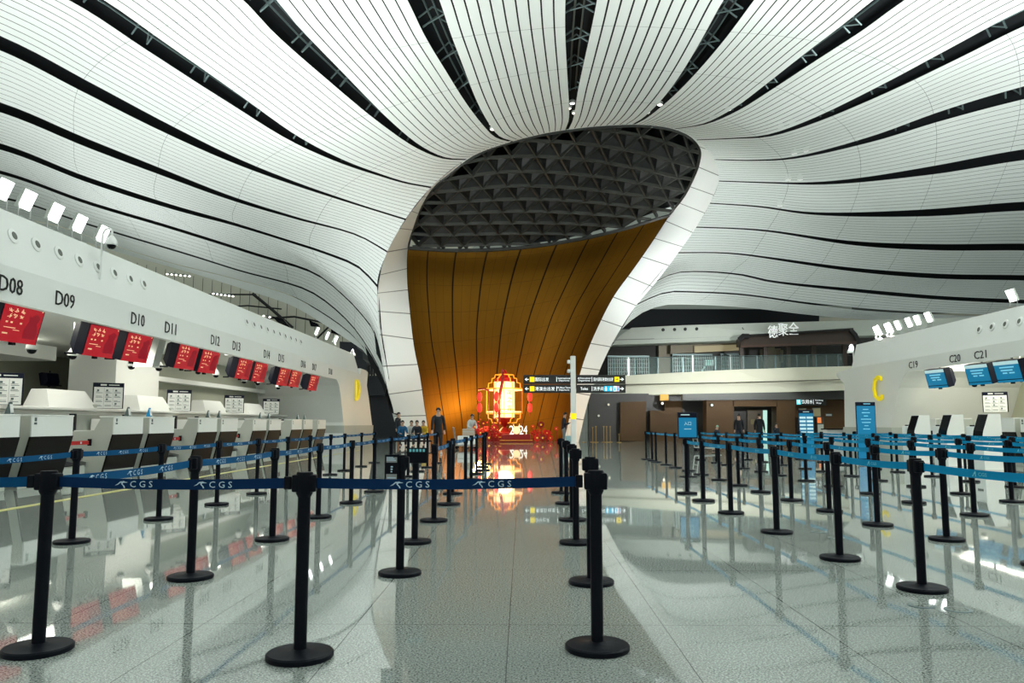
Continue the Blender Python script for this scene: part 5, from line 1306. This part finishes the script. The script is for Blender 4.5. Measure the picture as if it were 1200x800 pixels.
# ================================================================== people
def skinned(verts, edges, rad, sub=1):
    me = bpy.data.meshes.new('figure'); me.from_pydata([tuple(v) for v in verts], edges, []); o = bpy.data.objects.new('figure', me); COL.objects.link(o)
    md = o.modifiers.new('s', 'SKIN'); md.use_smooth_shade = True; sv = me.skin_vertices[0].data
    for i, r in enumerate(rad): sv[i].radius = r if isinstance(r, tuple) else (r, r); sv[i].use_root = (i == 0)
    s = o.modifiers.new('u', 'SUBSURF'); s.levels = sub; s.render_levels = sub
    bpy.context.view_layer.update()
    m2 = bpy.data.meshes.new_from_object(o.evaluated_get(bpy.context.evaluated_depsgraph_get())); bpy.data.objects.remove(o); bpy.data.meshes.remove(me)
    m2.polygons.foreach_set('use_smooth', [True] * len(m2.polygons)); return m2
def put(me, name, m, parent):
    me.name = name; me.materials.clear(); me.materials.append(m); o = bpy.data.objects.new(name, me); COL.objects.link(o); o.parent = parent; return o
M['skin'] = mat('skin', (.50, .31, .22), .5); M['hair'] = mat('black_hair', (.008, .007, .007), .5); M['eye'] = mat('eye_dark', (.01, .01, .01), .3)
def cloth(name, c): return mottled(name, c, tuple(min(1, x * 1.25 + .003) for x in c), 12, .8)
def person(x, Y, rz, H_, pose, label, top, bottom, shoes, coat=False, cap=None, group=None):
    s = H_ / 1.75; t = thing('person', label, 'person', (x, Y, 0), rz, group)
    # local: faces -y.  joints in metres for a 1.75 m adult
    J = {}
    sit = pose == 'sit'; hz = .92 if not sit else .52
    lean = {'stand': 0, 'walk': .02, 'sit': .22, 'phone': .03, 'bend': .30}[pose]
    J['pel'] = V((0, 0, hz)); J['waist'] = V((0, -lean * .25, hz + .16)); J['chest'] = V((0, -lean * .7, hz + .38)); J['neck'] = V((0, -lean, hz + .54)); J['headb'] = V((0, -lean - .02, hz + .62)); J['head'] = V((0, -lean - .035 - (.04 if pose in ('phone', 'bend') else 0), hz + .72)); J['headt'] = V((0, -lean - .02, hz + .79))
    for sd, n in ((-1, 'l'), (1, 'r')):
        J['sh' + n] = J['neck'] + V((sd * .185, .01, -.06)); J['hip' + n] = J['pel'] + V((sd * .095, 0, -.05))
        if sit:
            J['kn' + n] = J['hip' + n] + V((sd * .05, -.42, .02)); J['an' + n] = V((sd * .14, -.44, .08))
            J['el' + n] = J['sh' + n] + V((sd * .05, -.08, -.27)); J['wr' + n] = J['el' + n] + V((-sd * .08, -.22, -.02))
        elif pose == 'walk':
            k = sd; J['kn' + n] = V((sd * .10, -.13 * k - .04, .49)); J['an' + n] = V((sd * .10, -.20 * k + (.06 if k < 0 else 0), .08 if k > 0 else .12))
            J['el' + n] = J['sh' + n] + V((sd * .05, .10 * k, -.28)); J['wr' + n] = J['el' + n] + V((sd * .01, .05 * k - .10, -.23))
        else:
            J['kn' + n] = V((sd * .10, -.02, .49)); J['an' + n] = V((sd * .11, .02, .08))
            if pose in ('phone', 'bend'): J['el' + n] = J['sh' + n] + V((sd * .06, -.06, -.28)); J['wr' + n] = J['el' + n] + V((-sd * .10, -.24, .10 if pose == 'phone' else -.06))
            else: J['el' + n] = J['sh' + n] + V((sd * .06, .02, -.29)); J['wr' + n] = J['el' + n] + V((sd * .01, -.06, -.24))
    def mk(chain_list, rad, sub=1, extra=None):
        idx = {}; vs = []; es = []; rs = []
        def g(n):
            if n not in idx: idx[n] = len(vs); vs.append((J[n] if isinstance(n, str) else n) * s); rs.append(tuple(q * s for q in rad[n]) if isinstance(rad[n], tuple) else rad[n] * s)
            return idx[n]
        for ch in chain_list:
            for a, b in zip(ch, ch[1:]): es.append((g(a), g(b)))
        return skinned(vs, es, rs, sub)
    rad = dict(pel=(.15, .10), waist=(.13, .095), chest=(.155, .105), neck=.055, headb=.066, head=(.078, .098), headt=.062)
    ch = [['pel', 'waist', 'chest', 'neck', 'headb', 'head', 'headt']]
    for n, sd in (('l', -1), ('r', 1)):
        rad.update({'sh' + n: .055, 'el' + n: .042, 'wr' + n: .028, 'hip' + n: .085, 'kn' + n: .056, 'an' + n: .036})
        d = (J['wr' + n] - J['el' + n]).normalized(); side = V((-sd, 0, 0)); side = (side - d * side.dot(d)).normalized(); nrm_ = d.cross(side)
        J['pa' + n] = J['wr' + n] + d * .075; rad['pa' + n] = (.040, .018)
        J['to' + n] = J['an' + n] + V((sd * .02, -.16, -.05)); rad['to' + n] = .034; J['hl' + n] = J['an' + n] + V((0, .03, -.05)); rad['hl' + n] = .034
        ch += [['neck', 'sh' + n, 'el' + n, 'wr' + n, 'pa' + n], ['pel', 'hip' + n, 'kn' + n, 'an' + n, 'to' + n], ['an' + n, 'hl' + n]]
        for k, (o_, l_) in enumerate(((-.030, .065), (-.010, .078), (.010, .074), (.029, .058))):
            a_, b_ = f'f{k}a{n}', f'f{k}b{n}'; J[a_] = J['pa' + n] + d * .02 + side * o_ * .9; J[b_] = J[a_] + d * l_ * .7 + nrm_ * .02 * sd; rad[a_] = .0095; rad[b_] = .008
            ch.append(['pa' + n, a_, b_])
        J['tha' + n] = J['wr' + n] + d * .03 + side * .035; J['thb' + n] = J['tha' + n] + d * .045 + side * .022; rad['tha' + n] = .011; rad['thb' + n] = .009; ch.append(['wr' + n, 'tha' + n, 'thb' + n])
    body = put(mk(ch, rad), 'body', M['skin'], t)
    # jacket
    J['coll'] = J['neck'].lerp(J['headb'], .75); r2 = dict(pel=(.185, .135), waist=(.165, .125), chest=(.185, .135), neck=.098, coll=.086); J['hemj'] = J['pel'] + V((0, 0, -.07)); r2['hemj'] = (.19, .14); c2 = [['hemj', 'pel', 'waist', 'chest', 'neck', 'coll']] if not sit else [['pel', 'waist', 'chest', 'neck', 'coll']]
    if coat: J['hem'] = J['pel'] + V((0, .0, -.30)); r2['hem'] = (.22, .17); c2 = [['hem', 'pel', 'waist', 'chest', 'neck', 'coll']]
    for n in 'lr': r2.update({'sh' + n: .080, 'el' + n: .062, 'wr' + n: .047}); c2.append(['neck', 'sh' + n, 'el' + n, 'wr' + n])
    put(mk(c2, r2), 'coat' if coat else 'jacket', top, t)
    r3 = dict(pel=(.168, .12), waist=(.14, .105)); c3 = [['waist', 'pel']]
    for n in 'lr':
        J['cu' + n] = J['an' + n] + V((0, 0, .02)); r3.update({'hip' + n: .105, 'kn' + n: .075, 'cu' + n: .058}); c3.append(['pel', 'hip' + n, 'kn' + n, 'cu' + n])
    put(mk(c3, r3), 'trousers', bottom, t)
    for n in 'lr':
        r4 = {'an' + n: .045, 'to' + n: (.045, .036), 'hl' + n: .043}; J['tt' + n] = J['to' + n] + V((0, -.05, -.005)); r4['tt' + n] = .03
        put(mk([['hl' + n, 'to' + n, 'tt' + n]], {'hl' + n: .046, 'to' + n: (.048, .042), 'tt' + n: .034}), 'shoe', shoes, t)
    h = J['head'] * s; a = MB(); rows = []
    for i in range(9):                # hair cap over crown and nape
        ph = PI * .62 * i / 8; r = []
        for j in range(17):
            th = 2 * PI * j / 16; fr = max(0, -math.sin(th)); p2 = ph * (1 - .42 * fr)
            r.append(h + V((.093 * math.sin(p2) * math.cos(th), .112 * math.sin(p2) * math.sin(th) + .012, .045 + .108 * math.cos(p2))) * s)
        rows.append(r)
    a.grid(rows)
    put_hair = a.build('cap' if cap else 'hair', cap or M['hair'], t, smooth='all')
    a = MB()
    for sd in (-1, 1): a.lathe([(.004, 0), (.011, .004), (.008, .008)], h + V((sd * .03, -.093, .008)) * s, 8, (0, -1, 0))
    a.box(h + V((-.024, -.097, -.052)) * s, h + V((.024, -.09, -.046)) * s)
    a.build('face_features', M['eye'], t)
    a = MB(); a.add([h + V(p) * s for p in ((-.012, -.09, -.02), (.012, -.09, -.02), (0, -.118, -.018), (0, -.092, .022))], [(0, 1, 2), (0, 2, 3), (1, 3, 2), (0, 3, 1)])
    for sd in (-1, 1): a.lathe([(.006, -.008), (.024, 0), (.018, .01)], h + V((sd * .082, .01, -.005)) * s, 8, (sd, 0, 0))
    a.build('nose_and_ears', M['skin'], t)
    return t
cb = cloth('black_cloth', (.007, .008, .011)); cg = cloth('grey_cloth', (.16, .18, .19)); cblue = cloth('blue_jacket', (.012, .09, .20)); cy_ = cloth('yellow_jacket', (.55, .36, .02)); cw = cloth('white_jacket', (.5, .52, .5)); cd = cloth('dark_navy_cloth', (.012, .016, .025)); shw = mat('white_shoes', (.6, .6, .58), .5); shb = mat('black_shoes', (.01, .01, .01), .4); mint = cloth('mint_cap', (.25, .52, .36))
def px_(x, Y): return at(x, 500, Y).x
person(px_(513.5, 30.8), 30.8, .15, 1.80, 'walk', 'man in a long black coat and white shoes walking towards the belts', cb, cb, shw, coat=True)
person(px_(660.5, 41), 41, PI / 2 - .1, 1.76, 'phone', 'man in dark jacket and grey trousers looking at a phone by the sign post', cd, cg, shb)
q = at(663, 500, 41); t = thing('phone', 'small dark phone held by the man at the sign post', 'phone', (px_(660.5, 41) + .50, 40.93, 1.22)); a = MB(); a.bev((-.005, -.035, 0), (.005, .035, .14), .003); a.build('body', M['ink'], t); a = MB(); a.box((-.0062, -.031, .008), (-.0052, .031, .132)); a.build('screen', M['palescreen'], t)
person(px_(550, 37.6), 37.6, .5, 1.62, 'bend', 'person in black cap and pale vest standing behind the loaded trolley', cw, cb, shb)
person(px_(466.5, 43.5), 43.5, 1.2, 1.80, 'stand', 'man in dark jacket standing by the foot of the white column rim', cd, cb, shb)
for x, lab, c, r in ((471, 'seated person in a blue jacket at the left end of the bench', cblue, .3), (482.5, 'seated person in a white jacket in the middle of the bench', cw, .1), (490, 'seated person in dark clothes on the bench beside the yellow jacket', cd, -.1), (498.5, 'seated person in a yellow jacket at the right end of the bench', cy_, -.3)):
    YB = 39.5 if x in (471, 490) else 40.7; person(px_(x, YB), YB - .03, r, 1.72, 'sit', lab, c, cb, shb, group=None)
person(px_(866, 43), 43, -.2, 1.68, 'stand', 'person in dark clothes standing at the left of the brown doorway', cb, cd, shb)
person(px_(890, 41), 41, 2.6, 1.70, 'stand', 'person in a black coat standing before the lit doorway', cb, cb, shb, coat=True)
person(px_(909.5, 40), 40, .3, 1.18, 'stand', 'child with black hair standing right of the doorway', cd, cb, shb)
person(px_(836, 34.4), 34.4, .6, 1.10, 'bend', 'small person in a mint cap by the empty luggage trolley', cd, cb, shb, cap=mint)

# ================================================================== light
w = bpy.data.worlds.new('daylight'); SC.world = w; w.use_nodes = True
bg = w.node_tree.nodes['Background']; bg.inputs[0].default_value = (0.86, 0.97, 0.94, 1); bg.inputs[1].default_value = 0.60
def area(name, loc, tgt, size, power, col=(1, 1, 1), parent=None, size_y=None, spread=None):
    l = bpy.data.lights.new(name, 'AREA'); l.energy = power; l.color = col; l.size = size
    if size_y: l.shape = 'RECTANGLE'; l.size_y = size_y
    if spread: l.spread = spread
    o = bpy.data.objects.new(name, l); COL.objects.link(o); o.location = loc
    o.rotation_euler = (V(tgt) - V(loc)).to_track_quat('-Z', 'Y').to_euler(); return o
def point(name, loc, power, col, r=0.2):
    l = bpy.data.lights.new(name, 'POINT'); l.energy = power; l.color = col; l.shadow_soft_size = r
    o = bpy.data.objects.new(name, l); COL.objects.link(o); o.location = loc; return o
# uplights along the tops of the check-in islands (those in view have fittings; the rows carry on behind the camera)
for y in (-14, -8, -2, 4, 10, 16, 22, 28, 34):
    area('uplight_left', (-10.2, y, 5.4), (-13, y + 2, 20), 0.6, UPL * (1.0 if y < 8 else 0.6), (0.95, 1, 0.97), spread=math.radians(140))
for y in (8, 18, 28, 38, 48):  # added row over an unseen, unmodelled island, brightening the lower-left roof
    area('fill_far_left', (-27, y, 5.4), (-29, y + 2, 20), 0.6, UPL * .28, (0.95, 1, 0.97), spread=math.radians(140))
for y in (-14, -8, -2, 4, 10):
    area('uplight_right', (15.2, y, 5.1), (19.5, y + 3, 20), 0.6, UPR, (0.95, 1, 0.97), spread=math.radians(131))
point('lantern_light', (lc.x, lc.y - 1.6, 2.6), 260, (1, .66, .26), .7); point('lantern_light_left', (lc.x - 1.6, lc.y + 1.2, 2.0), 420, (1, .66, .24), .6)
# beams added at the canopy-end floods to brighten the column rim and balcony
area('column_wash_left', (-10, 37.5, 5.4), (-5, 50, 9), 0.6, 260, (.96, 1, .98), spread=math.radians(100))
area('column_wash_cross', (-10, 37.5, 5.4), (8.0, 48.5, 12), .6, 210, (.96, 1, .98), spread=math.radians(30))
area('balcony_wash', (14.8, 29.5, 5.0), (10.5, 50, 3.2), .6, 430, (.96, 1, .98), spread=math.radians(42))
# the downlights under both canopies
for y in (9, 16, 23, 30):
    area('canopy_downlight', (-10.6, y + 1, 3.55), (-10.6, y + 1, 0), 1.0, 85, (1, .98, .86), size_y=5)
for y in (14, 21):
    area('canopy_downlight', (-14.6, y, 3.55), (-14.6, y, 0), 1.0, 70, (1, .98, .86), size_y=5)
for y in (10, 17, 24):
    area('canopy_downlight', (15.6, y + 1, 3.38), (15.6, y + 1, 0), 1.0, 150, (1, .97, .82), size_y=5)
SC.view_settings.view_transform = 'Standard'; SC.view_settings.look = 'None'; SC.view_settings.gamma = 1
SC.view_settings.use_curve_mapping = False; SC.view_settings.exposure = EXPO
